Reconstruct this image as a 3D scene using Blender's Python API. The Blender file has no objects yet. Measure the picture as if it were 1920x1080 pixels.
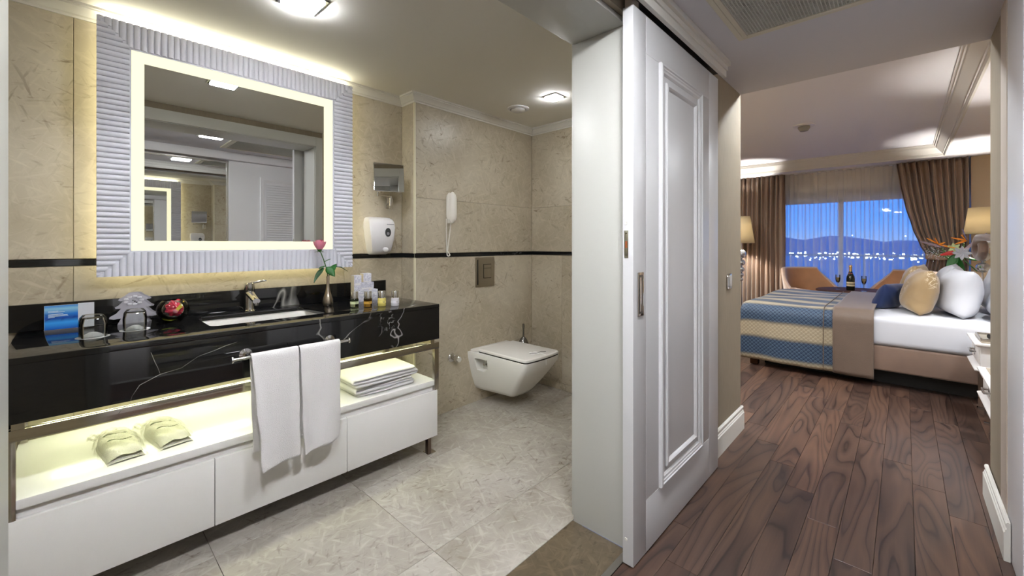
import bpy, bmesh, math, random
from mathutils import Vector, Matrix
R = math.radians
random.seed(7)
sc = bpy.context.scene
col = sc.collection

# ------------------------------------------------------------------ camera, world, exposure
CAM_H = 1.22
cam_d = bpy.data.cameras.new('camera'); cam = bpy.data.objects.new('camera', cam_d); col.objects.link(cam)
cam_d.sensor_width = 36.0; cam_d.lens = 36.0 * 781.6 / 1920.0
cam_d.shift_y = -82.0 / 1920.0; cam_d.clip_start = 0.02; cam_d.clip_end = 2000
cam.location = (0, 0, CAM_H); cam.rotation_euler = (R(90), 0, R(43.258 - 90.0))
sc.camera = cam
sc.view_settings.view_transform = 'Standard'; sc.view_settings.look = 'None'
sc.view_settings.exposure = 0.38; sc.view_settings.gamma = 1.0; sc.view_settings.use_curve_mapping = False
sc.cycles.max_bounces = 9; sc.cycles.diffuse_bounces = 5; sc.cycles.glossy_bounces = 6
sc.cycles.transmission_bounces = 8; sc.cycles.transparent_max_bounces = 16
sc.cycles.sample_clamp_indirect = 4.0; sc.cycles.adaptive_threshold = .03
sc.cycles.caustics_reflective = False; sc.cycles.caustics_refractive = False

# dusk sky: deep blue overhead, paler towards the horizon
w = bpy.data.worlds.new('dusk_sky'); sc.world = w; w.use_nodes = True
nt = w.node_tree; nt.nodes.clear()
wo = nt.nodes.new('ShaderNodeOutputWorld'); bg = nt.nodes.new('ShaderNodeBackground')
tc = nt.nodes.new('ShaderNodeTexCoord'); sx = nt.nodes.new('ShaderNodeSeparateXYZ')
rp = nt.nodes.new('ShaderNodeValToRGB')
for p_, c_ in ((0.0, (.20, .33, .62)), (.035, (.07, .27, .84)), (.12, (.03, .24, 1.0))):
    e_ = rp.color_ramp.elements[0] if p_ == 0 else (rp.color_ramp.elements[-1] if p_ == .12 else rp.color_ramp.elements.new(p_))
    e_.position = p_; e_.color = (*c_, 1)
nt.links.new(tc.outputs['Generated'], sx.inputs[0]); nt.links.new(sx.outputs['Z'], rp.inputs[0])
nt.links.new(rp.outputs[0], bg.inputs[0]); nt.links.new(bg.outputs[0], wo.inputs[0])
bg.inputs[1].default_value = 1.7

# light levels of the lamps, real and added (each lamp is built with its fixture further down)
L_BATH = 112      # square ceiling panels in the bathroom, one added as fill
L_HALL = 200      # ceiling panels in the hall, two added as fill
L_MIRROR = 0.95     # frosted lit border of the mirror
L_BACK = 11       # strip light behind the mirror frame
L_SHELF = 38      # strip light under the counter
L_FILL = 1000      # unseen downlights added as fill in the bedroom
L_LAMP = 52       # bulbs of the bedroom lamps

# ------------------------------------------------------------------ mesh helpers
WL = {}
class MB:
    def __init__(s): s.v = []; s.f = []; s.uv = None
    def add(s, v, f):
        o = len(s.v); s.v += [tuple(p) for p in v]; s.f += [tuple(i + o for i in q) for q in f]; return s
    def box(s, x0, x1, y0, y1, z0, z1):
        if x0 > x1: x0, x1 = x1, x0
        if y0 > y1: y0, y1 = y1, y0
        if z0 > z1: z0, z1 = z1, z0
        v = [(x0,y0,z0),(x1,y0,z0),(x1,y1,z0),(x0,y1,z0),(x0,y0,z1),(x1,y0,z1),(x1,y1,z1),(x0,y1,z1)]
        return s.add(v, [(0,3,2,1),(4,5,6,7),(0,1,5,4),(1,2,6,5),(2,3,7,6),(3,0,4,7)])
    def rings(s, rings, closed=True, cap0=True, cap1=True):
        n = len(rings[0]); v = [p for r in rings for p in r]; f = []
        for i in range(len(rings) - 1):
            for j in range(n if closed else n - 1):
                a = i*n + j; b = i*n + (j+1) % n
                f.append((a, b, b + n, a + n))
        if cap0: f.append(tuple(range(n - 1, -1, -1)))
        if cap1: f.append(tuple(range((len(rings)-1)*n, len(rings)*n)))
        return s.add(v, f)
    def lathe(s, prof, c=(0,0,0), n=24, axis='z', cap0=True, cap1=True):
        rg = []
        for r, h in prof:
            ring = []
            for k in range(n):
                a = 2*math.pi*k/n; p, q = r*math.cos(a), r*math.sin(a)
                if axis == 'z': ring.append((c[0]+p, c[1]+q, c[2]+h))
                elif axis == 'y': ring.append((c[0]+q, c[1]+h, c[2]+p))
                else: ring.append((c[0]+h, c[1]+p, c[2]+q))
            rg.append(ring)
        return s.rings(rg, True, cap0, cap1)
    def tube(s, pts, r, n=8, caps=True):
        pts = [Vector(p) for p in pts]; rr = r if isinstance(r, (list, tuple)) else [r]*len(pts)
        rg = []; ref = None
        for i, p in enumerate(pts):
            t = (pts[min(i+1, len(pts)-1)] - pts[max(i-1, 0)]).normalized()
            if ref is None:
                ref = Vector((0,0,1)) if abs(t.z) < .9 else Vector((1,0,0))
                ref = (ref - t*ref.dot(t)).normalized()
            else:
                ref = (ref - t*ref.dot(t))
                ref = ref.normalized() if ref.length > 1e-6 else t.orthogonal().normalized()
            b = t.cross(ref)
            rg.append([p + (ref*math.cos(2*math.pi*k/n) + b*math.sin(2*math.pi*k/n))*rr[i] for k in range(n)])
        return s.rings(rg, True, caps, caps)
    def prism(s, poly, axis, a0, a1):
        def P(p, a):
            return {'x': (a, p[0], p[1]), 'y': (p[0], a, p[1]), 'z': (p[0], p[1], a)}[axis]
        return s.rings([[P(p, a0) for p in poly], [P(p, a1) for p in poly]])
    def grid(s, fn, nu, nv, uvf=None):
        o = len(s.v)
        v = [tuple(fn(i/nu, j/nv)) for j in range(nv+1) for i in range(nu+1)]
        f = [(j*(nu+1)+i, j*(nu+1)+i+1, (j+1)*(nu+1)+i+1, (j+1)*(nu+1)+i) for j in range(nv) for i in range(nu)]
        if uvf: s.uv = [uvf(i/nu, j/nv) for j in range(nv+1) for i in range(nu+1)]
        return s.add(v, f)
    def sphere(s, c, r, nu=16, nv=10, sc_=(1,1,1)):
        rg = []
        for j in range(1, nv):
            a = math.pi*j/nv
            rg.append([(c[0]+r*sc_[0]*math.sin(a)*math.cos(2*math.pi*k/nu), c[1]+r*sc_[1]*math.sin(a)*math.sin(2*math.pi*k/nu), c[2]-r*sc_[2]*math.cos(a)) for k in range(nu)])
        return s.rings(rg)
    def mesh(s, name, mat=None, off=(0,0,0), bevel=0, seg=2, smooth=None, fix=True):
        me = bpy.data.meshes.new(name)
        me.from_pydata([(p[0]-off[0], p[1]-off[1], p[2]-off[2]) for p in s.v], [], s.f)
        if s.uv:
            ul = me.uv_layers.new(name='UVMap')
            for l in me.loops: ul.data[l.index].uv = s.uv[l.vertex_index]
        bm = bmesh.new(); bm.from_mesh(me)
        if fix: bmesh.ops.recalc_face_normals(bm, faces=bm.faces)
        if bevel:
            ed = [e for e in bm.edges if len(e.link_faces) == 2 and e.calc_face_angle(0) > R(25)]
            bmesh.ops.bevel(bm, geom=ed, offset=bevel, segments=seg, profile=.6, affect='EDGES', clamp_overlap=True)
        bm.to_mesh(me); bm.free()
        if smooth is None: smooth = bool(bevel)
        if smooth:
            for p in me.polygons: p.use_smooth = True
            me.set_sharp_from_angle(angle=R(smooth if smooth is not True and smooth > 1 else 40))
        if mat: me.materials.append(mat)
        return me
    def build(s, name, mat, parent=None, bevel=0, seg=2, smooth=None, world=True, fix=True):
        off = WL.get(parent.name, Vector((0,0,0))) if (parent and world) else Vector((0,0,0))
        me = s.mesh(name, mat, off, bevel, seg, smooth, fix)
        o = bpy.data.objects.new(name, me); col.objects.link(o)
        if parent: o.parent = parent
        WL[o.name] = off.copy()
        return o
def box(name, mat, parent, x0, x1, y0, y1, z0, z1, bevel=0, **k):
    return MB().box(x0, x1, y0, y1, z0, z1).build(name, mat, parent, bevel, **k)
def tag(o, label=None, cat=None, group=None, kind=None):
    if label: o['label'] = label
    if cat: o['category'] = cat
    if group: o['group'] = group
    if kind: o['kind'] = kind
    return o
def thing(name, label, cat, loc=(0,0,0), rotz=0, group=None, kind=None):
    o = bpy.data.objects.new(name, None); col.objects.link(o); o.empty_display_size = .05
    o.location = loc; o.rotation_euler = (0,0,rotz)
    WL[o.name] = Vector(loc)
    return tag(o, label, cat, group, kind)
def single(mb, name, label, cat, mat, loc, group=None, **k):
    """one-mesh thing given in world coordinates, origin moved to loc"""
    me = mb.mesh(name, mat, loc, k.get('bevel', 0), k.get('seg', 2), k.get('smooth'))
    o = bpy.data.objects.new(name, me); col.objects.link(o); o.location = loc; WL[o.name] = Vector(loc)
    return tag(o, label, cat, group, k.get('kind'))
def struct(name, label, cat, mat=None, mb=None, **k):
    if mb: o = mb.build(name, mat, None, **k)
    else: o = bpy.data.objects.new(name, None); col.objects.link(o); WL[o.name] = Vector((0,0,0))
    return tag(o, label, cat, None, 'structure')
def dup(root, loc, label=None, rotz=None):
    r = root.copy(); col.objects.link(r); r.location = loc
    if rotz is not None: r.rotation_euler = (0,0,rotz)
    if label: r['label'] = label
    for ch in list(root.children):
        c = ch.copy(); col.objects.link(c); c.parent = r
        for g in list(ch.children):
            d = g.copy(); col.objects.link(d); d.parent = c
    return r
def mod(o, kind, **k):
    m = o.modifiers.new(kind.lower(), kind)
    for a, b in k.items(): setattr(m, a, b)
    return m
def sub(o, lv=1): return mod(o, 'SUBSURF', levels=lv, render_levels=lv)
def solid(o, t, off=0): return mod(o, 'SOLIDIFY', thickness=t, offset=off)
def rrect(x0, x1, y0, y1, r, n=4):
    out = []
    for cx, cy, a in ((x1-r, y1-r, 0), (x0+r, y1-r, 90), (x0+r, y0+r, 180), (x1-r, y0+r, 270)):
        for k in range(n+1):
            t = R(a + 90*k/n); out.append((cx + r*math.cos(t), cy + r*math.sin(t)))
    return out

# ------------------------------------------------------------------ materials
class NT:
    def __init__(s, name):
        s.m = bpy.data.materials.new(name); s.m.use_nodes = True; s.t = s.m.node_tree; s.t.nodes.clear()
        s.out = s.t.nodes.new('ShaderNodeOutputMaterial')
        s.b = None
    def n(s, kind, **k):
        nd = s.t.nodes.new('ShaderNode' + kind)
        for a, b in k.items():
            if a.startswith('i_'):
                key = a[2:]; key = int(key) if key.isdigit() else key.replace('_', ' ')
                s.set(nd.inputs[key], b)
            else: setattr(nd, a, b)
        return nd
    def set(s, inp, val):
        if isinstance(val, bpy.types.NodeSocket): s.t.links.new(val, inp)
        elif isinstance(val, bpy.types.Node): s.t.links.new(val.outputs[0], inp)
        else:
            if isinstance(val, (tuple, list)) and len(val) == 3 and inp.type == 'RGBA': val = (*val, 1)
            inp.default_value = val
    def principled(s, **k):
        s.b = s.n('BsdfPrincipled'); s.t.links.new(s.b.outputs[0], s.out.inputs[0])
        for a, b in k.items(): s.set(s.b.inputs[a.replace('_', ' ')], b)
        return s.b
    def coords(s, scale=(1,1,1), rand=0, kind='Object', rot=(0,0,0)):
        tc = s.n('TexCoord'); mp = s.n('Mapping'); s.t.links.new(tc.outputs[kind], mp.inputs[0])
        mp.inputs['Scale'].default_value = scale; mp.inputs['Rotation'].default_value = rot
        if rand:
            oi = s.n('ObjectInfo'); mu = s.n('VectorMath', operation='SCALE'); cb = s.n('CombineXYZ')
            s.t.links.new(oi.outputs['Random'], cb.inputs[0])
            m2 = s.math('MULTIPLY', oi.outputs['Random'], 7.3); s.t.links.new(m2, cb.inputs[1])
            m3 = s.math('MULTIPLY', oi.outputs['Random'], 3.1); s.t.links.new(m3, cb.inputs[2])
            s.t.links.new(cb.outputs[0], mu.inputs[0]); mu.inputs['Scale'].default_value = rand
            s.t.links.new(mu.outputs[0], mp.inputs['Location'])
        return mp.outputs[0]
    def noise(s, vec, scale, detail=2, rough=.5, dist=0):
        nd = s.n('TexNoise', i_Scale=scale, i_Detail=detail, i_Roughness=rough, i_Distortion=dist); s.t.links.new(vec, nd.inputs['Vector'])
        return nd.outputs[0]
    def ramp(s, val, *stops):
        nd = s.n('ValToRGB'); s.set(nd.inputs[0], val); e = nd.color_ramp.elements
        while len(e) < len(stops): e.new(.5)
        for x, (p, c) in zip(e, stops):
            x.position = p
            x.color = (c, c, c, 1) if not isinstance(c, (tuple, list)) else (*c, 1)
        return nd.outputs[0]
    def math(s, op, a, b=None, c=None):
        nd = s.n('Math', operation=op); s.set(nd.inputs[0], a)
        if b is not None: s.set(nd.inputs[1], b)
        if c is not None: s.set(nd.inputs[2], c)
        return nd.outputs[0]
    def mix(s, f, a, b, blend='MIX'):
        nd = s.n('Mix', data_type='RGBA', blend_type=blend); s.set(nd.inputs[0], f); s.set(nd.inputs[6], a); s.set(nd.inputs[7], b)
        return nd.outputs[2]
    def bump(s, h, strength=.2, dist=.01):
        nd = s.n('Bump', i_Strength=strength, i_Distance=dist); s.set(nd.inputs['Height'], h); s.t.links.new(nd.outputs[0], s.b.inputs['Normal'])
def lin(r, g, b):
    f = lambda c: (c/255/12.92) if c/255 <= .04045 else ((c/255+.055)/1.055)**2.4
    return (f(r), f(g), f(b))
def plain(name, c, rough=.5, metal=0, **k):
    t = NT(name); t.principled(Base_Color=c, Roughness=rough, Metallic=metal, **k); return t.m
def emit(name, c, s):
    t = NT(name); e = t.n('Emission', i_Color=c, i_Strength=s); t.t.links.new(e.outputs[0], t.out.inputs[0]); return t.m
def cloth(name, c, rough=.9, scale=300, strength=.25, sheen=0.0, var=.12, dist=.002):
    t = NT(name); v = t.coords(); n1 = t.noise(v, 6, 4); n2 = t.noise(v, scale, 2)
    cc = t.mix(n1, tuple(x*(1-var) for x in c), tuple(min(1, x*(1+var)) for x in c))
    t.principled(Base_Color=cc, Roughness=rough, Sheen_Weight=sheen, Sheen_Roughness=.4)
    t.bump(n2, strength, dist); return t.m
def glass(name, c=(1,1,1), rough=0.0, ior=1.45):
    t = NT(name); t.principled(Base_Color=c, Roughness=rough, IOR=ior, Transmission_Weight=1.0); return t.m
def marble(name, base, light, fleck, rough=.22, flat=False, streak=.5):
    """stone with soft clouds, straight criss-cross pale feathering and brown flecks; works on the tile's own plane"""
    t = NT(name); v = t.coords(rand=9.0)
    sp = t.n('SeparateXYZ'); t.t.links.new(v, sp.inputs[0])
    p2 = t.n('CombineXYZ')
    if flat: t.set(p2.inputs[0], sp.outputs['X']); t.set(p2.inputs[1], sp.outputs['Y'])
    else: t.set(p2.inputs[0], t.math('ADD', sp.outputs['X'], sp.outputs['Y'])); t.set(p2.inputs[1], sp.outputs['Z'])
    P = p2.outputs[0]
    big = t.noise(P, 1.8, 4, .55, .5)
    c = t.mix(t.ramp(big, (.3, 0.0), (.72, 1.0)), base, light)
    f = None; g = None
    for i, (ang, sc_) in enumerate(((18, 7.0), (64, 8.0), (112, 7.5), (152, 9.0))):
        mp = t.n('Mapping', vector_type='TEXTURE'); t.t.links.new(P, mp.inputs[0]); mp.inputs['Rotation'].default_value = (0, 0, R(ang)); mp.inputs['Scale'].default_value = (1, .2, 1); mp.inputs['Location'].default_value = (i*3.7, i*1.9, 0)
        n_ = t.noise(mp.outputs[0], sc_, 3, .55, .35)
        w_ = t.ramp(n_, (.56, 0.0), (.72, 1.0)); f = w_ if f is None else t.math('MAXIMUM', f, w_)
        d_ = t.ramp(n_, (.27, 1.0), (.38, 0.0)); g = d_ if g is None else t.math('MAXIMUM', g, d_)
    c = t.mix(t.math('MULTIPLY', f, streak), c, tuple(min(1, x*1.28) for x in light))
    patch = t.ramp(t.noise(P, 2.6, 2), (.40, .25), (.62, 1.0))
    c = t.mix(t.math('MULTIPLY', t.math('MULTIPLY', g, patch), .5), c, fleck)
    mp = t.n('Mapping'); t.t.links.new(P, mp.inputs[0]); mp.inputs['Rotation'].default_value = (0, 0, R(-12)); mp.inputs['Scale'].default_value = (1, 2.6, 1)
    fl = t.ramp(t.noise(mp.outputs[0], 15, 4, .62, .8), (.61, 0.0), (.72, 1.0))
    c = t.mix(t.math('MULTIPLY', t.math('MULTIPLY', fl, patch), .8), c, fleck)
    t.principled(Base_Color=c, Roughness=rough); return t.m
M = {}
M['marble'] = marble('wall_marble', lin(170,159,138), lin(196,187,169), lin(104,82,56), .36, False, .32)
M['marble_floor'] = marble('floor_marble', lin(154,147,137), lin(186,181,174), lin(100,88,76), .24, True, .42)
M['threshold'] = marble('brown_marble', lin(78,68,54), lin(106,94,77), lin(50,40,28), .18, True, .5)
t = NT('black_marble'); v = t.coords()
wv = t.noise(v, 1.7, 3, .5, 1.2); r1 = t.ramp(t.math('ABSOLUTE', t.math('SUBTRACT', wv, .5)), (0.0, 1.0), (.006, 0.0))
gate = t.ramp(t.noise(v, 2.3, 2), (.60, 0.0), (.68, 1.0))
w2 = t.noise(v, 5.5, 5, .6, 2.2); r2 = t.ramp(t.math('ABSOLUTE', t.math('SUBTRACT', w2, .5)), (0.0, 1.0), (.014, 0.0))
gate2 = t.ramp(t.noise(v, 3.1, 2, .5, .3), (.67, 0.0), (.75, 1.0))
f = t.math('MAXIMUM', t.math('MULTIPLY', r1, gate), t.math('MULTIPLY', r2, gate2))
cloud = t.mix(t.noise(v, 5, 4), (.0035, .0035, .004), (.012, .012, .013))
t.principled(Base_Color=t.mix(t.math('MULTIPLY', f, .8), cloud, (.55, .54, .52)), Roughness=.055); M['black_marble'] = t.m
M['white_gloss'] = plain('white_lacquer', lin(246,245,244), .22)
M['white_paint'] = plain('white_door_paint', lin(210,210,213), .32)
M['wardrobe_paint'] = plain('white_wardrobe_paint', lin(244,244,248), .32)  # door white raised; light on the wardrobe is put into the colour
M['frame_paint'] = plain('warm_white_frame_paint', lin(188,188,184), .35)  # door white, slightly creamier, darkened to offset the near hall light
M['white_trim'] = plain('white_trim_paint', lin(224,222,216), .4)
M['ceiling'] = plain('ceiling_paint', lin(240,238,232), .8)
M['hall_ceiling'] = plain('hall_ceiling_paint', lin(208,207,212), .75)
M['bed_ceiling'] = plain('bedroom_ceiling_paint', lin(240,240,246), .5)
M['frame_grey'] = plain('lavender_grey_satin', lin(218,219,230), .38)
M['chrome'] = plain('chrome', (.78,.78,.79), .09, 1.0)
M['steel'] = plain('brushed_steel', (.55,.52,.49), .26, 1.0)
M['brass_steel'] = plain('polished_frame_steel', (.62,.58,.54), .12, 1.0)
M['mirror'] = plain('mirror_glass', (.90,.91,.90), .0, 1.0)
M['ceramic'] = plain('white_ceramic', lin(246,244,240), .12)
M['plastic'] = plain('white_plastic', lin(228,226,228), .28)
M['phone'] = plain('grey_white_plastic', lin(236,232,224), .35)
M['black'] = plain('black_gap', (.012,.011,.010), .6)
M['dark_plastic'] = plain('dark_plastic', (.03,.03,.032), .3)
M['glass'] = glass('clear_glass')
t = NT('thin_glass'); a = t.n('BsdfTransparent', i_Color=(.965,.975,.97)); b = t.n('BsdfGlossy', i_Roughness=.01); fr_ = t.n('Fresnel', i_IOR=1.5)
m_ = t.n('MixShader'); t.t.links.new(fr_.outputs[0], m_.inputs[0]); t.t.links.new(a.outputs[0], m_.inputs[1]); t.t.links.new(b.outputs[0], m_.inputs[2]); t.t.links.new(m_.outputs[0], t.out.inputs[0]); M['thin_glass'] = t.m
t = NT('window_glass'); a = t.n('BsdfTransparent', i_Color=(.93,.95,.97)); b = t.n('BsdfGlossy', i_Roughness=.01)
m_ = t.n('MixShader', i_0=.05); t.t.links.new(a.outputs[0], m_.inputs[1]); t.t.links.new(b.outputs[0], m_.inputs[2]); t.t.links.new(m_.outputs[0], t.out.inputs[0]); M['pane'] = t.m
t = NT('cellophane'); a = t.n('BsdfTransparent', i_Color=(.97,.97,.95)); b = t.n('BsdfGlossy', i_Roughness=.12)
nn = t.n('TexNoise', i_Scale=60.0, i_Detail=3.0); bp = t.n('Bump', i_Strength=1.0, i_Distance=.01); t.t.links.new(nn.outputs[0], bp.inputs['Height']); t.t.links.new(bp.outputs[0], b.inputs['Normal'])
m_ = t.n('MixShader', i_0=.16); t.t.links.new(a.outputs[0], m_.inputs[1]); t.t.links.new(b.outputs[0], m_.inputs[2]); t.t.links.new(m_.outputs[0], t.out.inputs[0]); M['film'] = t.m
# walnut planks: contour bands of a stretched noise give the cathedral figure
t = NT('walnut_plank'); v = t.coords(scale=(.62, 4.6, 1.0), rand=23.0)
lo = t.noise(v, 1.2, 1.5, .4, .35); bands = t.math('FRACT', t.math('MULTIPLY', lo, 15.0))
line = t.ramp(bands, (0.0, 0.0), (.10, .55), (.55, 1.0), (.93, .75), (1.0, 0.0))
v3 = t.coords(scale=(1.2, 55.0, 1.0), rand=11.0); fib = t.noise(v3, 2.2, 4, .62)
v4 = t.coords(scale=(.8, 2.4, 1.0), rand=17.0); blot = t.noise(v4, 2.0, 2, .5, .4)
fac = t.math('ADD', t.math('MULTIPLY', line, .40), t.math('MULTIPLY', fib, .26))
fac = t.math('ADD', fac, t.math('MULTIPLY', blot, .50))
c = t.ramp(fac, (.36, lin(42,30,28)), (.58, lin(71,54,47)), (.86, lin(102,79,66)))
oi = t.n('ObjectInfo'); tint = t.ramp(oi.outputs['Random'], (0.0, (.62,.60,.63)), (.5, (.86,.83,.82)), (1.0, (1.15,1.05,.97)))
t.principled(Base_Color=t.mix(1.0, c, tint, 'MULTIPLY'), Roughness=t.math('MULTIPLY_ADD', fib, .14, .24)); t.bump(fac, .05, .002); M['walnut'] = t.m
t = NT('wall_textile'); v = t.coords(scale=(1, 1, .12)); n1 = t.noise(v, 90, 3, .6); n2 = t.noise(t.coords(), 2.0, 3)
t.principled(Base_Color=t.mix(t.math('MULTIPLY_ADD', n1, .7, t.math('MULTIPLY', n2, .3)), lin(118,107,91), lin(146,134,117)), Roughness=.8); t.bump(n1, .15, .002); M['wallpaper'] = t.m
M['beige_wall'] = plain('beige_wall_paint', lin(206,186,158), .8)
M['trim_beige'] = plain('beige_corner_trim', lin(196,184,172), .5)
M['towel'] = cloth('white_terry', lin(250,248,250), .95, 420, .9, .2, .04, .004)
M['velvet'] = cloth('brown_velvet', lin(122,100,87), .75, 500, .1, .7, .22)
M['velvet_chair'] = cloth('tan_velvet', lin(172,126,90), .75, 500, .1, .6, .22)
M['velvet_light'] = cloth('pale_velvet', lin(192,164,146), .75, 500, .1, .6, .15)
M['curtain'] = cloth('brown_drape', lin(150,126,108), .72, 350, .15, .35, .1)
M['linen'] = cloth('white_linen', lin(204,206,214), .85, 500, .15, .1, .03)
M['navy'] = cloth('navy_satin', lin(14,38,84), .45, 400, .1, .3, .2)
t = NT('gold_satin'); v = t.coords(); n1 = t.noise(v, 5, 3, .5, .8); sw = t.noise(v, 13, 3, .5, 1.6)
r1 = t.ramp(t.math('ABSOLUTE', t.math('SUBTRACT', sw, .5)), (0.0, 1.0), (.035, 0.0)); g1 = t.ramp(t.noise(v, 4, 1), (.5, 0.0), (.58, 1.0))
c = t.mix(n1, lin(128,104,72), lin(176,150,110)); c = t.mix(t.math('MULTIPLY', r1, g1), c, lin(236,222,194))
t.principled(Base_Color=c, Roughness=.42, Sheen_Weight=.3); M['gold'] = t.m
M['runner'] = cloth('bronze_runner', lin(106,90,79), .55, 260, .5, .3, .2, .004)
M['leaf'] = plain('green_leaf', lin(34,98,38), .4)
M['leaf_dark'] = plain('dark_leaf', lin(24,66,34), .45)
M['stem'] = plain('stem_green', lin(62,104,44), .5)
M['rose'] = plain('rose_pink', lin(242,150,172), .55, Subsurface_Weight=.15)
M['rose2'] = plain('rose_deep', lin(220,96,130), .55)
M['pewter'] = plain('pewter', (.42,.36,.29), .30, 1.0)
M['gold_metal'] = plain('gold_foil', (.75,.52,.22), .3, 1.0)
M['dark_wood'] = plain('dark_table_wood', lin(74,50,38), .65, Specular_IOR_Level=.05)
# ------------------------------------------------------------------ the setting
ZB, ZH, ZP, ZT = 2.24, 2.211, 2.35, 2.49       # ceilings: bathroom, hall, bedroom border, bedroom tray
YV, YN, XN, XB = 2.575, 2.42, 1.606, 2.83       # vanity wall, toilet wall, its step, end wall
Y1, Y2, XE = 0.79, 1.05, 3.05                    # partition faces, end of hall
XJ0, XJ1, ZD = -0.0675, 1.525, 2.10               # opening
YR = -0.303                                      # hall wall opposite

def slab(parent, mat, axis, pos, n, a0, a1, z0, z1, g=.0008, th=.012):
    """stone wall tile on a wall of constant x or y, proud by th; object origin at its centre so its veining is its own"""
    c = ((a0+a1)/2, (z0+z1)/2); ha, hz = (a1-a0)/2 - g, (z1-z0)/2 - g
    mb = MB()
    if axis == 'y': mb.box(-ha, ha, min(0, n*th), max(0, n*th), -hz, hz)
    else: mb.box(min(0, n*th), max(0, n*th), -ha, ha, -hz, hz)
    o = mb.build('wall_tile', mat, parent, .0008, 1, world=False, smooth=False)
    o.location = (c[0], pos, c[1]) if axis == 'y' else (pos, c[0], c[1])
    return o
TH = .012
M['grout'] = plain('grout', lin(158,148,128), .9)
# vanity wall
wv_ = struct('wall_vanity', 'beige marble wall behind the lit mirror and black counter', 'wall', M['grout'], MB().box(-.80, XN+.02, YV+TH, YV+.15, 0, ZB+.1))
for a0, a1 in ((-.80, .013), (.013, 1.19), (1.19, XN)):
    slab(wv_, M['marble'], 'y', YV+TH, -1, a0, a1, 1.158, ZB)
    slab(wv_, M['marble'], 'y', YV+TH, -1, a0, a1, 0, 1.127)
wn_ = struct('wall_niche', 'beige marble wall behind the toilet', 'wall', M['grout'], MB().box(XN+TH, XB+.1, YN+TH, YN+.14, 0, ZB+.1).box(XN+TH, XN+.10, YN+TH, YV+.15, 0, ZB+.1))
for z0, z1 in ((1.158, ZB), (0, 1.127)):
    slab(wn_, M['marble'], 'x', XN+TH, -1, YN+.012, YV, z0, z1)
for a0, a1, z0, z1 in ((XN+.012, 2.217, 1.158, 1.54), (2.217, XB, 1.158, 1.54), (XN+.012, XB, 1.54, ZB), (XN+.012, 2.217, 0, 1.127), (2.217, XB, 0, 1.127)):
    slab(wn_, M['marble'], 'y', YN+TH, -1, a0, a1, z0, z1)
box('corner_trim', plain('cream_corner_trim', lin(226,220,196), .4), wn_, XN-.001, XN+.011, YN-.001, YN+.011, 0, ZB-.05)
we_ = struct('wall_end', 'beige marble end wall beside the toilet', 'wall', M['grout'], MB().box(XB+TH, XB+.12, Y2, YN+.14, 0, ZB+.1))
for a0, a1, z0, z1 in ((Y2, YN, 1.158, 1.54), (Y2, YN, 1.54, ZB), (Y2, 2.09, .055, 1.127), (2.09, YN, .055, 1.127)):
    slab(we_, M['marble'], 'x', XB+TH, -1, a0, a1, z0, z1)
slab(we_, M['marble'], 'x', XB+TH-.002, -1, Y2, YN, 0, .055)
wl_ = struct('wall_left', 'marble side wall of the bathroom', 'wall', M['grout'], MB().box(-.92, -.80-TH, Y2, YV+.15, 0, ZB+.1))
for z0, z1 in ((1.158, ZB), (0, 1.127)): slab(wl_, M['marble'], 'x', -.80-TH, 1, Y2, YV, z0, z1)
# black dado strip
st = struct('trim_1', 'thin black marble strip running round the bathroom walls', 'trim')
for k in range(5):
    a0, a1 = [(-.80, -.25), (-.25, .35), (.35, .95), (.95, 1.30), (1.30, XN)][k]
    box('border_tile', M['black_marble'], st, a0+.001, a1-.001, YV-.002, YV+TH, 1.129, 1.156)
box('border_tile', M['black_marble'], st, XN-.002, XN+TH, YN, YV, 1.129, 1.156)
for a0, a1 in ((XN, 2.217), (2.217, XB)): box('border_tile', M['black_marble'], st, a0+.001, a1-.001, YN-.002, YN+TH, 1.129, 1.156)
box('border_tile', M['black_marble'], st, XB-.002, XB+TH, Y2, YN, 1.129, 1.156)
# bathroom floor
fb = struct('floor_bathroom', 'beige marble tiled bathroom floor', 'floor', M['grout'], MB().box(-.92, XB+.1, Y2+.01, YV+.1, -.05, -.008))
def ftile(parent, mat, x0, x1, y0, y1, z=0, g=.001, name='floor_tile', th=.008):
    o = MB().box(-(x1-x0)/2+g, (x1-x0)/2-g, -(y1-y0)/2+g, (y1-y0)/2-g, -th, 0).build(name, mat, parent, .0006, 1, world=False, smooth=False)
    o.location = ((x0+x1)/2, (y0+y1)/2, z); return o
for y0, y1, xs in ((1.068, 1.36, (-.80, .39, .995, 1.60, 2.20, XB)), (1.36, 1.96, (-.80, .39, .995, 1.60, 2.20, XB)), (1.96, YV, (-.80, -.21, .39, .99, 1.42, 2.021, 2.62, XB))):
    for a, b in zip(xs, xs[1:]): ftile(fb, M['marble_floor'], a, b, y0, min(y1, YV))
th_ = struct('trim_2', 'brown marble threshold slab in the bathroom doorway', 'threshold', M['threshold'], MB().box(XJ0, XJ1, .813, 1.067, -.05, .0), bevel=.001)
struct('trim_3', 'brushed metal strip along the bathroom threshold', 'trim', M['steel'], MB().box(XJ0, XJ1, .786, .812, -.04, .002), bevel=.0008)
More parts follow.
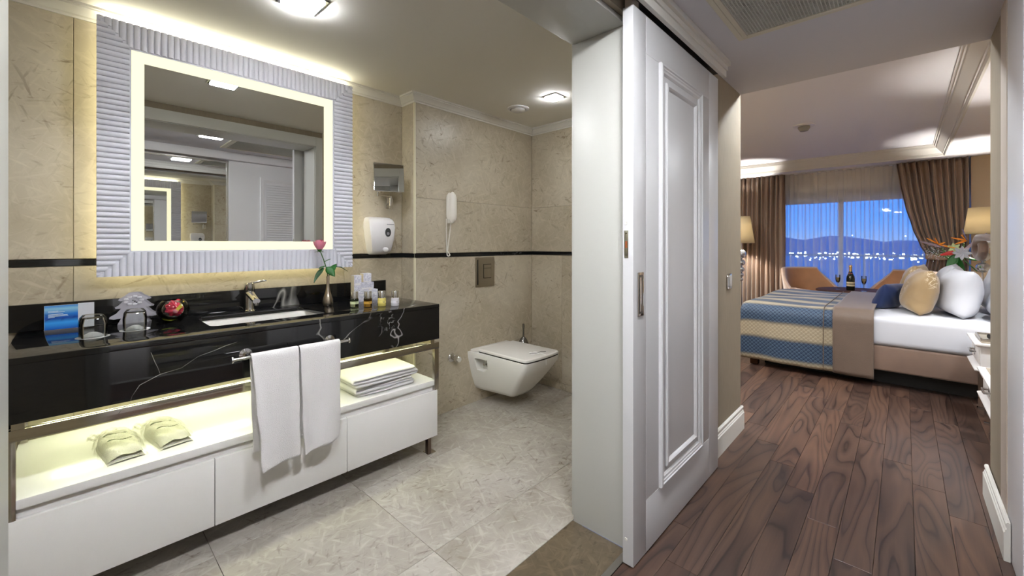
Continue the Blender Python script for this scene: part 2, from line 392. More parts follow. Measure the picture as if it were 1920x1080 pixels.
# ceiling + crown
cb = struct('ceiling_bathroom', 'cream painted bathroom ceiling', 'ceiling', M['ceiling'], MB().box(-.92, XB+.12, Y2-.05, YV+.15, ZB, ZB+.1))
def crown(path, h=.056, d=.05):
    """stepped cove moulding swept along a polyline of wall faces (room on the right-hand side of the path)"""
    prof = [(0, -h), (.006, -h), (.006, -h+.010), (.014, -h+.014), (.020, -h+.024), (.032, -h+.034), (.040, -h+.040), (.040, -h+.046), (d, -h+.046), (d, 0), (0, 0)]
    n = len(path); rings = []
    for i, p in enumerate(path):
        p = Vector(p)
        d0 = (p - Vector(path[i-1])).normalized() if i else None
        d1 = (Vector(path[i+1]) - p).normalized() if i < n-1 else None
        nr = lambda q: Vector((q.y, -q.x))
        if d0 is None: m = nr(d1)
        elif d1 is None: m = nr(d0)
        else:
            m = nr(d0) + nr(d1); m = m / max(.2, m.dot(nr(d0)))
        rings.append([(p.x + m.x*a, p.y + m.y*a, ZB + b) for a, b in prof])
    return MB().rings(rings)
struct('trim_4', 'white crown moulding round the bathroom ceiling', 'cornice', M['white_trim'], crown([(-.79, YV), (XN, YV), (XN, YN), (XB, YN), (XB, Y2)]), smooth=25)
# partition between bathroom and hall
wp = struct('wall_partition', 'partition wall between bathroom and hall, beige textile on the hall side', 'wall', M['wallpaper'],
            MB().box(XJ1+.02, XE, Y1, Y2, 0, ZB+.1).box(-1.4, XJ0-.02, Y1, Y2, 0, ZB+.1).box(XJ0-.02, XJ1+.02, Y1, Y2, ZD+.02, ZB+.1))
box('tile_backing', M['marble'], wp, XJ1+.07, XB, Y2, Y2+.01, 0, ZB); box('tile_backing', M['marble'], wp, -.79, XJ0-.07, Y2, Y2+.01, 0, ZB)
dj = struct('door_frame', 'white painted frame lining the bathroom opening', 'door frame')
box('jamb', M['frame_paint'], dj, XJ1, XJ1+.02, Y1+.022, Y2+.012, .0, ZD, .002)
box('jamb', M['frame_paint'], dj, XJ0-.02, XJ0, Y1+.0, Y2+.012, .0, ZD, .002)
box('head_lining', M['frame_paint'], dj, XJ0-.02, XJ1+.02, Y1+.022, Y2+.012, ZD, ZD+.02, .002)
box('casing', M['frame_paint'], dj, XJ1+.006, XJ1+.066, Y2+.0105, Y2+.026, .022, ZD+.09, .003)
box('casing', M['frame_paint'], dj, XJ0-.066, XJ0-.006, Y2+.0105, Y2+.026, .022, ZD+.09, .003)
box('casing', M['frame_paint'], dj, XJ0-.006, XJ1+.006, Y2+.0105, Y2+.026, ZD+.006, ZD+.09, .003)
# sliding door track and stepped pelmet
pm = struct('trim_5', 'stepped white pelmet covering the sliding door track', 'pelmet')
for y0, z0, z1, x1 in ((.704, 2.127, 2.163, 2.45), (.698, 2.163, 2.187, 2.455), (.684, 2.187, ZH, 2.46)):
    box('fascia', M['white_trim'], pm, -.30, x1, y0, .722, z0, z1, .0015)
box('track', M['dark_plastic'], pm, -.25, 2.44, .735, .775, 2.155, ZH)
box('soffit', M['white_trim'], pm, -.25, 2.45, .7225, .789, 2.19, ZH)
# hall floor: walnut planks
PW = .1168; Y0P = -.0305
fl = struct('floor_hall', 'dark walnut plank floor of hall and bedroom', 'floor', M['black'], MB().box(-1.4, XE, -.95, .786, -.05, -.010).box(XE, 8.2, -1.15, 2.45, -.05, -.010))
pl_mesh = MB().box(-.685+.0007, .685-.0007, -PW/2+.0006, PW/2-.0006, -.010, 0).mesh('plank', M['walnut'], bevel=.0006, seg=1, smooth=False)
off = {6: 1.828, 5: 1.585, 4: 2.72, 3: 2.495, 2: 2.26, 1: 2.036, 0: 1.81, -1: 2.945, -2: 2.715, -3: 2.48}
def plank(x0, x1, y0, y1):
    if x1 - x0 > 1.369 and abs((y1-y0)-PW) < 1e-4:
        o = bpy.data.objects.new('plank', pl_mesh); col.objects.link(o); o.parent = fl; o.location = ((x0+x1)/2, (y0+y1)/2, 0)
    else:
        o = ftile(fl, M['walnut'], x0, x1, y0, y1, 0, .0006, 'plank', .010)
for k in range(-10, 22):
    y0, y1 = Y0P + k*PW, Y0P + (k+1)*PW
    ph = off.get(k, 2.0 + ((k*.225*6.1) % 1.37)) % 1.37
    for q in range(-2, 7):
        x0, x1 = ph + (q-1)*1.37, ph + q*1.37
        inhall = y1 > -.42 and y0 < .785
        xs, xe = (-1.4 if inhall else XE+.0), 8.15
        a, b = max(x0, xs), min(x1, xe)
        if b - a > .03: plank(a, b, max(y0, -1.1), min(y1, .785) if b <= XE + .4 and k == 6 else y1)
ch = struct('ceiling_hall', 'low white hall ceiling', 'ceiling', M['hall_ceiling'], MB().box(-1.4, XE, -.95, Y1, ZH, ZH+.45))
# hall wall right with trim, baseboards
wr = struct('wall_hall', 'beige textile hall wall beside the bedroom', 'wall', M['wallpaper'], MB().box(2.56, XE, -1.15, YR, 0, ZH))
box('edge_trim', M['trim_beige'], wr, 2.565, 2.70, YR, YR+.006, 0, ZH, .001)
def base_prof(x0, x1, y, s, name, label):
    o = struct(name, label, 'baseboard')
    z = [(0, 0), (.018, 0), (.018, .108), (.014, .113), (.014, .119), (.010, .124), (.010, .130), (.013, .136), (.013, .144), (.008, .150), (0, .150)]
    MB().prism([(y + s*a, b) for a, b in z], 'x', x0, x1).build('skirting', M['white_trim'], o, smooth=False)
    return o
b1 = base_prof(2.30, XE+.018, Y1, -1, 'baseboard_left', 'white baseboard under the beige wall past the sliding door')
MB().prism([(Y1-.018, 0), (2.3, 0), (2.3, .150), (Y1-.008, .150)], 'x', XE, XE+.016).build('skirting', M['white_trim'], b1)
b2 = base_prof(2.47, XE+.01, YR+.006, 1, 'baseboard_right', 'white baseboard under the hall wall beside the wardrobe')
# hall rear end
struct('wall_entry', 'hall wall at the entrance end', 'wall', M['wallpaper'], MB().box(-1.5, -1.4, -.95, Y1, 0, ZH+.3))
struct('wall_back', 'hall wall behind the wardrobe', 'wall', M['wallpaper'], MB().box(-1.5, 2.56, -1.05, -.95, 0, ZH+.3))
# bedroom shell
YBL, YBR, XW = 2.45, -1.10, 8.20
struct('wall_bedroom_left', 'beige side wall of the bedroom', 'wall', M['beige_wall'], MB().box(XE-.1, XW+.2, YBL, YBL+.1, 0, 2.7).box(XE-.1, XE, Y2-.01, YBL, 0, 2.7))
struct('wall_bedroom_head', 'beige wall behind the headboard', 'wall', M['beige_wall'], MB().box(XE, XW+.2, YBR-.1, YBR, 0, 2.7))
pier = struct('wall_window', 'beige wall round the bedroom window', 'wall', M['beige_wall'],
       MB().box(7.95, XW+.2, YBR, -.625, 0, 2.7).box(XW, XW+.2, 1.62, YBL, 0, 2.7).box(XW, XW+.2, -.625, 1.62, -.05, .06))
box('window_head', plain('cream_head', lin(250,244,226), .7), pier, XW, XW+.2, -.625, 1.62, 1.93, 2.7)
TX0, TX1, TY0, TY1 = 3.45, 7.61, -.372, 2.12
cbd = struct('ceiling_bedroom', 'white bedroom ceiling with a raised tray', 'ceiling', M['bed_ceiling'],
       MB().box(XE, XW+.2, YBR, TY0, ZP, 2.7).box(XE, XW+.2, TY1, YBL, ZP, 2.7).box(XE, TX0, TY0, TY1, ZP, 2.7).box(TX1, XW+.2, TY0, TY1, ZP, 2.7).box(TX0, TX1, TY0, TY1, ZT, 2.72))
def tray_ring(a, z): return [(TX0+a, TY0+a, z), (TX1-a, TY0+a, z), (TX1-a, TY1-a, z), (TX0+a, TY1-a, z)]
prof = [(-.012, ZP-.001), (-.012, ZP-.008), (.002, ZP-.008), (.010, ZP+.004), (.012, ZP+.014), (.020, ZP+.016), (.024, ZP+.028), (.050, ZP+.060), (.078, ZP+.094), (.082, ZP+.110), (.092, ZP+.112), (.096, ZP+.128), (.108, ZP+.130), (.108, ZT)]
mb = MB(); mb.rings([tray_ring(a, z) for a, z in prof], True, False, False)
struct('trim_6', 'white stepped cornice round the raised bedroom ceiling', 'cornice', M['white_trim'], mb, smooth=False)
# window
wn = struct('window_1', 'wide bedroom window with a dusk view', 'window')
for y0, y1, z0, z1 in ((-.625, 1.62, 1.88, 1.93), (-.625, 1.62, .06, .12), (-.625, -.57, .06, 1.93), (1.565, 1.62, .06, 1.93), (.69, .75, .06, 1.93)):
    box('window_frame', plain('window_frame_white', lin(214,212,206), .4), wn, 8.25, 8.31, y0, y1, z0, z1, .003)
for y0, y1 in ((-.57, .69), (.75, 1.565)): box('pane', M['pane'], wn, 8.277, 8.283, y0, y1, .12, 1.88)
box('shutter_box', plain('shutter_grey', lin(186,180,160), .5), wn, 8.17, 8.198, -.62, 1.61, 1.95, 2.06, .004)
# outside: balcony slab, rail, ground, hills and far lights
struct('floor_balcony', 'grey balcony floor outside the window', 'floor', plain('balcony_floor', lin(120,122,128), .7), MB().box(8.42, 9.7, -2.0, 3.2, -.25, -.02))
br = thing('balcony_railing', 'slim metal balcony railing with glass panels outside the window', 'railing', (9.6, .5, -.02))
MB().box(9.57, 9.63, -2.0, 3.2, 1.00, 1.04).build('handrail', M['steel'], br, .004)
for k in range(5): box('post', M['steel'], br, 9.585, 9.615, -1.9+k*1.2, -1.87+k*1.2, -.02, 1.0)
for k in range(4): box('glass_panel', M['pane'], br, 9.595, 9.605, -1.84+k*1.2, -.73+k*1.2, .05, .95)
struct('ground_outside', 'dark blue land and water beyond the balcony', 'ground', plain('night_water', lin(96,106,130), .5), MB().box(12, 900, -700, 700, -14.2, -14))
mb = MB()
for k in range(14):
    y = -560 + k*80; h = 14 + 7*math.sin(k*1.7) + 4*math.sin(k*3.1)
    mb.lathe([(120, -14), (90, h*.45-10), (45, h*.85-8), (8, h-4)], (800 + 40*math.sin(k), y, 0), 14)
struct('hills_outside', 'low dark hills on the horizon', 'hills', plain('dusk_hill', lin(96,110,140), .9), mb, smooth=True)
mb = MB(); rg = random.Random(3)
for k in range(330):
    d = rg.uniform(150, 230); ang = rg.uniform(-.16, .26)
    z = 1.22 - d*.72*rg.gauss(.030, .0045); s = rg.uniform(.16, .42)
    if rg.random() < .035: z = 1.22 + d*.72*rg.uniform(-.02, .05); s *= .6
    mb.sphere((d*math.cos(ang), d*math.sin(ang), z), s, 6, 4)
cl = mb.build('harbour_lights', emit('city_light', (.75, .93, 1.0), 9.0)); tag(cl, 'band of small white and turquoise town lights beyond the window', 'lights', None, 'stuff')
# ------------------------------------------------------------------ ceiling fixtures
def panel_light(name, label, x, y, z, s, strength, group, c=(.97, .985, 1.0)):
    t_ = thing(name, label, 'ceiling light', (x, y, z), 0, group)
    MB().rings([[(x+a*q, y+b*q, zz) for a, b in ((-1,-1),(1,-1),(1,1),(-1,1))] for q, zz in ((s, z), (s, z-.004), (s-.006, z-.006), (s-.016, z-.006), (s-.016, z-.001))], True, False, False).build('rim', M['chrome'], t_, smooth=False)
    box('diffuser', emit('panel_glow_'+name+str(len(bpy.data.materials)), c, strength), t_, x-s+.016, x+s-.016, y-s+.016, y+s-.016, z-.016, z-.001, .005)
    return t_
panel_light('ceiling_light', 'square ceiling light above the vanity', .672, 1.835, ZB, .082, L_BATH*1.3, 'square bathroom ceiling lights')
panel_light('ceiling_light', 'square ceiling light over the toilet corner', 2.30, 1.765, ZB, .062, L_BATH*1.0, 'square bathroom ceiling lights')
panel_light('ceiling_light', 'square hall ceiling light seen in the mirror', .893, .374, ZH, .10, L_HALL, 'hall ceiling lights')
panel_light('ceiling_light', 'square hall ceiling light by the entrance', -.75, .15, ZH, .10, L_HALL, 'hall ceiling lights')  # unseen panel added to brighten the hall
panel_light('ceiling_light', 'square hall ceiling light just before the bathroom opening', .12, .374, ZH, .10, L_HALL, 'hall ceiling lights')  # unseen panel added for front light on the vanity
panel_light('ceiling_light', 'square ceiling light at the shower end of the bathroom', -.45, 1.45, ZB, .082, L_BATH*.28, 'square bathroom ceiling lights')  # unseen panel added to brighten the left end of the bathroom
ef = thing('exhaust_vent', 'round white exhaust vent in the bathroom ceiling', 'vent', (2.31, 2.11, ZB))
MB().lathe([(.082, 0), (.082, -.006), (.072, -.012), (.060, -.012), (.060, -.004), (.0, -.004)], (2.31, 2.11, ZB), 28, cap0=False, cap1=False).build('collar', M['plastic'], ef, smooth=True)
MB().lathe([(.001, -.006), (.053, -.008), (.055, -.016), (.045, -.024), (.001, -.026)], (2.31, 2.11, ZB), 28).build('disc', M['plastic'], ef, smooth=True)
MB().lathe([(.059, -.0045), (.056, -.0075), (.001, -.0075)], (2.31, 2.11, ZB), 28).build('gap', M['black'], ef)
# egg-crate grille in the hall ceiling
vx0, vx1, vy0, vy1 = 1.05, 2.222, -.10, .582
vg = thing('ceiling_grille', 'large cream egg-crate air grille in the hall ceiling', 'grille', ((vx0+vx1)/2, (vy0+vy1)/2, ZH))
M['grille_frame'] = plain('grille_cream', lin(206,200,180), .45)
for a in ((vx0, vx1, vy0, vy0+.02), (vx0, vx1, vy1-.022, vy1), (vx0, vx0+.022, vy0+.02, vy1-.022), (vx1-.022, vx1, vy0+.02, vy1-.022)):
    box('outer_frame', M['grille_frame'], vg, *a, ZH-.010, ZH, .002)
ix0, ix1, iy0, iy1 = vx0+.024, vx1-.024, vy0+.022, vy1-.024
for a in ((ix0, ix1, iy0, iy0+.02), (ix0, ix1, iy1-.02, iy1), (ix0, ix0+.02, iy0+.02, iy1-.02), (ix1-.02, ix1, iy0+.02, iy1-.02)):
    box('inner_frame', M['grille_frame'], vg, *a, ZH-.013, ZH, .002)
box('duct', M['black'], vg, ix0+.019, ix1-.019, iy0+.019, iy1-.019, ZH-.0015, ZH-.0005)
mb = MB(); x = ix0+.025
while x < ix1-.022: mb.box(x-.0016, x+.0016, iy0+.02, iy1-.02, ZH-.011, ZH-.002); x += .0125
y = iy0+.025
while y < iy1-.022: mb.box(ix0+.02, ix1-.02, y-.0016, y+.0016, ZH-.011, ZH-.002); y += .0125
g_ = mb.build('crate_grid', plain('grille_alu', lin(206,206,196), .5), vg); g_['kind'] = 'stuff'
# smoke detector
sd = thing('smoke_detector', 'small white smoke detector on the raised bedroom ceiling', 'detector', (5.38, .78, ZT))
MB().lathe([(.10, 0), (.098, -.010), (.05, -.014), (.048, -.016)], (5.38, .78, ZT), 24).build('mount', M['plastic'], sd, smooth=True)
MB().lathe([(.055, -.015), (.055, -.030), (.035, -.062), (.01, -.066)], (5.38, .78, ZT), 24).build('head', plain('detector_grey', lin(120,116,110), .5), sd, smooth=True)
# unseen downlights added as fill, set in the bedroom ceiling border
def fill_spot(x, y, z, label):
    t_ = thing('downlight', label, 'ceiling light', (x, y, z), 0, 'bedroom downlights')
    MB().lathe([(.055, 0), (.055, -.004), (.042, -.004), (.042, -.001)], (x, y, z), 20, cap0=False, cap1=False).build('rim', M['plastic'], t_)
    MB().lathe([(.042, -.0015), (.001, -.0015)], (x, y, z), 20, cap0=False).build('lens', M['spot_glow'], t_)
M['spot_glow'] = emit('spot_glow', (.92, .965, 1.0), L_FILL)
for i, (x, y) in enumerate(((3.25, .45), (3.25, 1.3), (3.25, 2.2), (4.6, 2.28), (6.0, 2.28), (3.25, -.75), (4.5, -.75))):
    fill_spot(x, y, ZP, ['bedroom downlight straight beyond the hall ceiling edge', 'bedroom downlight left of the hall opening', 'bedroom downlight in the near left corner', 'bedroom downlight above the left wall', 'bedroom downlight beyond the left wall middle', 'bedroom downlight behind the hall wall corner', 'bedroom downlight above the near nightstand'][i])

# ------------------------------------------------------------------ sliding door
dr = struct('door_1', 'white panelled sliding door with flush steel pull', 'door')
DX0, DX1, DY0, DY1, DZ0, DZ1 = 1.45, 2.427, .740, .783, .006, 2.121
WP = M['white_paint']
# stiles and rails as separate boards with fine shadow joints
sx0, sx1, rz0, rz1 = 1.556, 2.283, .212, 1.972
box('core', WP, dr, DX0+.002, DX1-.002, DY0+.004, DY1, DZ0, DZ1)
box('stile', WP, dr, DX0, sx0-.0008, DY0, DY1+.0005, DZ0, DZ1, .0012); box('stile', WP, dr, sx1+.0008, DX1, DY0, DY1+.0005, DZ0, DZ1, .0012)
box('rail', WP, dr, sx0, sx1, DY0, DY0+.02, DZ0, rz0-.0008, .0012); box('rail', WP, dr, sx0, sx1, DY0, DY0+.02, rz1+.0008, DZ1, .0012)
box('panel', WP, dr, sx0, sx1, DY0+.0002, DY0+.02, rz0, rz1, .0012)
def moulding(x0, x1, z0, z1, prof, name):
    mb = MB(); mb.rings([[(x0+a, DY0-h, z0+a), (x1-a, DY0-h, z0+a), (x1-a, DY0-h, z1-a), (x0+a, DY0-h, z1-a)] for a, h in prof], True, False, False)
    return mb.build(name, WP, dr, smooth=False)
moulding(1.672, 2.160, .214, 1.972, [(0, -.001), (0, .010), (.004, .015), (.012, .016), (.016, .012), (.022, .012), (.026, .009), (.034, .008), (.040, .002), (.042, -.001)], 'outer_moulding')
moulding(1.735, 2.092, .278, 1.905, [(0, -.001), (0, .006), (.004, .010), (.014, .011), (.020, .006), (.026, -.001)], 'inner_moulding')
hd = box('pull_plate', M['chrome'], dr, 1.480, 1.530, DY0-.004, DY0, .944, 1.112, .0015)
box('pull_recess', plain('recess_dark_steel', (.16,.15,.14), .3, 1.0), hd, 1.488, 1.522, DY0-.0048, DY0-.0042, .954, 1.102)
box('pull_lip', M['chrome'], hd, 1.490, 1.503, DY0-.0075, DY0-.0048, .962, 1.094, .001)
sp = box('strike_plate', plain('nickel_plate', (.50,.49,.40), .35, 1.0), dr, DX0-.0015, DX0, .760, .777, 1.168, 1.272, .0005)
box('bolt_hole', plain('raw_wood_hole', lin(126,64,22), .8), sp, DX0-.002, DX0-.0015, .7635, .7725, 1.206, 1.232)
for z in (1.180, 1.262): MB().lathe([(.0035, 0), (.0025, -.001)], (DX0-.0015, .7685, z), 10, 'x').build('screw', M['chrome'], sp)
for z in (1.30, .10): MB().lathe([(.006, 0), (.005, -.0012)], (DX0-.0002, .770, z), 12, 'x').build('plug', M['white_trim'], dr)
box('hanger_block', M['trim_beige'], dr, DX0+.001, DX0+.06, DY0+.008, DY1-.008, DZ1-.0005, DZ1+.04)
# thermostat switch
sw = thing('wall_switch', 'chrome framed rocker switch on the beige wall past the sliding door', 'switch', (2.79, Y1, .945))
MB().prism(rrect(2.748, 2.834, .944, 1.040, .018), 'y', Y1-.008, Y1).build('plate', M['chrome'], sw, .003)
MB().prism(rrect(2.768, 2.814, .956, 1.028, .010), 'y', Y1-.014, Y1-.006).build('rocker', plain('switch_grey', lin(176,172,168), .3), sw, .003)

# ------------------------------------------------------------------ wardrobe across the hall (seen in the mirror)
wd = thing('wardrobe', 'white built-in wardrobe with a mirrored and a louvred sliding door', 'wardrobe', (1.0, -.62, 0))
box('side_post', M['wardrobe_paint'], wd, 2.26, 2.558, -.94, YR+.004, 0, ZH-.001, .003)
box('side_post', M['wardrobe_paint'], wd, -1.38, -1.15, -.94, YR, 0, ZH-.001, .003)
box('header', M['wardrobe_paint'], wd, -1.15, 2.26, -.45, YR, 2.128, ZH-.001, .003)
box('plinth', M['wardrobe_paint'], wd, -1.15, 2.26, -.45, -.32, 0.001, .04, .002)
dm = box('mirror_door', M['mirror'], wd, .085, 1.165, -.392, -.386, .07, 2.10)
for a in ((.06, .085, .04, 2.125), (1.165, 1.19, .04, 2.125)): box('door_frame', M['steel'], dm, a[0], a[1], -.40, -.375, a[2], a[3], .002)
box('door_frame', M['steel'], dm, .085, 1.165, -.40, -.375, .04, .07, .002); box('door_frame', M['steel'], dm, .085, 1.165, -.40, -.375, 2.10, 2.125, .002)
for x0, x1, yy in ((1.185, 2.255, -.355), (-1.14, .07, -.355)):
    dl = box('louvre_door', M['wardrobe_paint'], wd, x0, x1, yy-.02, yy, .042, 2.124, .002)
    lx0, lx1, lz0, lz1 = x0+.30, x1-.28, .25, 1.98
    mb = MB(); mb.rings([[(lx0+a, yy+h, lz0+a), (lx1-a, yy+h, lz0+a), (lx1-a, yy+h, lz1-a), (lx0+a, yy+h, lz1-a)] for a, h in ((0, 0), (0, .012), (.03, .014), (.05, .004), (.06, 0))], True, False, False)
    mb.build('moulding', M['wardrobe_paint'], dl, smooth=False)
    mb = MB(); z = lz0+.075
    while z < lz1-.07:
        mb.prism([(yy+.001, z+.022), (yy+.010, z), (yy+.012, z+.003), (yy+.003, z+.026)], 'x', lx0+.062, lx1-.062); z += .027
    s_ = mb.build('louvre_slats', M['wardrobe_paint'], dl); s_['kind'] = 'stuff'
# ------------------------------------------------------------------ lit mirror
FX0, FX1, FZ0, FZ1, FY = 0.0790, 1.1945, 1.0807, 2.1882, 2.470
IX0, IX1, IZ0, IZ1 = 0.1877, 1.0749, 1.1913, 2.0756
mr = thing('vanity_mirror', 'large lit mirror in a wide ribbed grey frame above the counter', 'mirror', ((FX0+FX1)/2, 2.56, FZ0))
G = M['frame_grey']
# frame core (four members), ribs on top of it
yb = FY+.030
for a in ((FX0+.001, FX1-.001, FZ0+.001, IZ0), (FX0+.001, FX1-.001, IZ1, FZ1-.001), (FX0+.001, IX0, IZ0, IZ1), (IX1, FX1-.001, IZ0, IZ1)):
    box('frame_member', G, mr, a[0], a[1], FY+.005, yb, a[2], a[3])
def rib_mesh(L, p):
    n = 6; ring = [(-p*.46, 0)] + [(-p*.46*math.cos(math.pi*k/n), .0065*math.sin(math.pi*k/n)+.0005) for k in range(1, n)] + [(p*.46, 0)]
    return ring
def rib(horizontal, c, a0, a1, p):
    ring = rib_mesh(a1-a0, p); mb = MB()
    key = ('h' if horizontal else 'v', round(a1-a0, 4), round(p, 5))
    if key not in RIBS:
        if horizontal: mb.rings([[(s, -h, q) for q, h in ring] for s in (-(a1-a0)/2, (a1-a0)/2)])
        else: mb.rings([[(q, -h, s) for q, h in ring] for s in (-(a1-a0)/2, (a1-a0)/2)])
        RIBS[key] = mb.mesh('rib', G, smooth=35)
    o = bpy.data.objects.new('rib', RIBS[key]); col.objects.link(o); o.parent = mr
    m = (a0+a1)/2; wl = WL[mr.name]
    o.location = Vector((m, FY+.0052, c) if horizontal else (c, FY+.0052, m)) - wl
RIBS = {}
nz = 48; pz = (FZ1-FZ0)/nz; nx = 48; px = (FX1-FX0)/nx
wL, wR, wB, wT = IX0-FX0-.006, FX1-IX1-.006, IZ0-FZ0-.006, FZ1-IZ1-.006
for k in range(nz):
    z = FZ0 + (k+.5)*pz; d = min(z-FZ0, FZ1-z)
    rib(True, z, FX0, FX0+min(wL, d), pz); rib(True, z, FX1-min(wR, d), FX1, pz)
for k in range(nx):
    x = FX0 + (k+.5)*px; d = min(x-FX0, FX1-x)
    rib(False, x, FZ0, FZ0+min(wB, d), px); rib(False, x, FZ1-min(wT, d), FZ1, px)
# lit frosted border and mirror glass
MX0, MX1, MZ0, MZ1 = 0.2312, 1.0236, 1.2358, 2.0262
gl = emit('frosted_border_glow', (1.0, .95, .66), L_MIRROR)
for a in ((IX0, IX1, IZ0, MZ0), (IX0, IX1, MZ1, IZ1), (IX0, MX0, MZ0, MZ1), (MX1, IX1, MZ0, MZ1)):
    box('lit_border', gl, mr, a[0], a[1], 2.4785, 2.483, a[2], a[3])
box('mirror_pane', M['mirror'], mr, MX0, MX1, 2.478, 2.483, MZ0, MZ1)
box('backing', M['white_trim'], mr, IX0-.02, IX1+.02, 2.484, 2.505, IZ0-.02, IZ1+.02)
box('wall_bracket', M['white_trim'], mr, .35, .95, 2.505, YV-.001, 1.4, 1.9)
bk = emit('backlight_glow', (1.0, .92, .56), L_BACK); bk2 = emit('backlight_glow_top', (1.0, .94, .70), L_BACK*2.6)
for a, m_ in (((FX0+.03, FX1-.03, FZ0+.025, FZ0+.037), bk), ((FX0+.025, FX0+.037, FZ0+.05, FZ1-.06), bk), ((FX1-.037, FX1-.025, FZ0+.05, FZ1-.06), bk)):
    box('backlight_strip', m_, mr, a[0], a[1], yb+.001, yb+.008, a[2], a[3])

box('backlight_strip', bk2, mr, FX0+.03, FX1-.03, 2.514, 2.528, FZ1-.004, FZ1+.008)
box('strip_holder', M['white_trim'], mr, FX0+.03, FX1-.03, 2.5005, 2.53, FZ1-.012, FZ1-.0045)

# ------------------------------------------------------------------ vanity
VX0, VX1, VY, ZC = -.142, 1.488, 1.985, .870
BM = M['black_marble']
ct = thing('countertop', 'black marble counter with deep apron and white veins', 'countertop', ((VX0+VX1)/2, 2.28, .667))
BX0, BX1, BY0, BY1 = .414, .902, 2.145, 2.462
mb = MB(); t0 = ZC-.02
outer = [(VX0, VY), (VX1, VY), (VX1, 2.574), (VX0, 2.574)]
hole = rrect(BX0, BX1, BY0, BY1, .035, 5)
# top slab with the basin cut-out: bridge outer corners to hole quadrants
def plate_hole(z):
    return [(p[0], p[1], z) for p in outer] + [(p[0], p[1], z) for p in hole]
no, nh = 4, len(hole)
vt = plate_hole(ZC) + plate_hole(t0); N_ = no+nh
q = nh//4; F_ = []
corner_of = [2, 3, 0, 1]      # hole quadrants start at +x+y
for s in range(4):
    oc = corner_of[s]
    for k in range(q-1): F_.append((oc, no+s*q+k+1, no+s*q+k))
    nxt = ((s+1) % 4)*q
    F_.append((oc, corner_of[(s+1) % 4], no+nxt, no+s*q+q-1))
F_ = F_ + [tuple(i+N_ for i in reversed(f)) for f in F_]
for k in range(4): F_.append((k, (k+1) % 4, (k+1) % 4+N_, k+N_))
for k in range(nh): F_.append((no+k, no+k+N_, no+(k+1) % nh+N_, no+(k+1) % nh))
mb.add(vt, F_).build('top_slab', BM, ct, .0015, 2, smooth=25)
box('apron', BM, ct, VX0, VX1, VY+.001, VY+.022, .667, t0-.0005, .001)
box('end_panel', BM, ct, VX1-.022, VX1-.001, VY+.023, 2.573, .667, t0-.0005, .001); box('end_panel', BM, ct, VX0+.001, VX0+.022, VY+.023, 2.573, .667, t0-.0005, .001)
box('backsplash', BM, ct, -.165, 1.468, 2.553, 2.574, ZC+.0005, .978, .001)
box('underside', plain('counter_underside', lin(190,186,160), .7), ct, VX0+.024, .36, VY+.024, 2.572, .700, .712); box('underside', plain('counter_underside_b', lin(190,186,160), .7), ct, .96, VX1-.024, VY+.024, 2.572, .700, .712)
def vein(px_):
    pts = []
    for u, v in px_:
        d = Vector((.7283*781.6+(u-960)*.6853, .6853*781.6-(u-960)*.7283, 458-v)); k_ = (VY+.0008)/d.y; pts.append((d.x*k_, VY+.0006, CAM_H+d.z*k_))
    MB().tube(pts, [.0007+.0005*math.sin(i*1.7) for i in range(len(pts))], 5).build('vein', M['vein'], ct)
M['vein'] = plain('white_vein', lin(150,148,142), .2)
vein([(222, 776), (232, 764), (244, 756), (247, 744), (262, 722), (300, 702), (340, 690), (372, 668), (400, 658), (424, 648), (445, 641)])
vein([(283, 661), (290, 678), (296, 690), (300, 700)])
# basin
bs = thing('wash_basin', 'white ceramic undermount basin set in the black counter', 'basin', (.658, 2.30, t0))
rg_ = []
for q_, z in ((.004, t0-.001), (.004, t0-.02), (-.012, t0-.09), (-.06, t0-.118), (-.13, t0-.122)):
    rg_.append([(x, y, z) for x, y in rrect(BX0-q_, BX1+q_, BY0-q_, BY1+q_, .045, 5)])
MB().rings(rg_, True, False, True).build('bowl', M['ceramic'], bs, smooth=True); mod(bs.children[0], 'SOLIDIFY', thickness=.008, offset=1)
MB().lathe([(.022, t0-.1215), (.022, t0-.119), (.012, t0-.118), (.002, t0-.118)], (.66, 2.34, 0), 20).build('drain', M['chrome'], bs, smooth=True)
MB().tube([(.66, 2.34, t0-.13), (.66, 2.34, .62), (.66, 2.345, .585), (.66, 2.37, .57), (.66, 2.40, .585), (.66, 2.41, .62), (.66, 2.45, .64), (.66, 2.57, .64)], .018, 14).build('trap', M['chrome'], bs, smooth=True)
MB().lathe([(.032, .555), (.034, .565), (.034, .61), (.026, .625)], (.66, 2.34, 0), 24).build('trap_bottle', M['chrome'], bs, smooth=True)
# faucet
fx, fy = .650, 2.508
fc = thing('faucet', 'chrome single-lever basin faucet', 'faucet', (fx, fy, ZC))
MB().lathe([(.029, 0), (.029, .004), (.024, .008), (.0225, .02), (.0225, .098)], (fx, fy, ZC), 24).build('body', M['chrome'], fc, smooth=True)
MB().rings([[(fx+a*.021*(1-.18*k), fy-.012-.11*k, ZC+.092-.030*k+b*(.018-.005*k)) for a, b in [(math.cos(R(30*j)), math.sin(R(30*j))) for j in range(12)]] for k in (0, .35, .7, 1.0)]).build('spout', M['chrome'], fc, smooth=True)
MB().lathe([(.012, 0), (.012, -.014)], (fx, fy-.112, ZC+.054), 16).build('aerator', M['chrome'], fc, smooth=True)
lv = MB().lathe([(.0235, .100), (.0245, .104), (.0245, .143), (.020, .148)], (fx, fy, ZC), 24).build('cartridge_cap', M['chrome'], fc, smooth=True)
MB().rings([[(fx+.012+a*.010+.055*k, fy-.02*k, ZC+.146+b*.004+.010*k) for a, b in ((-1,-1),(1,-1),(1,1),(-1,1))] for k in (0, 1)]).build('lever', M['chrome'], lv, .002)
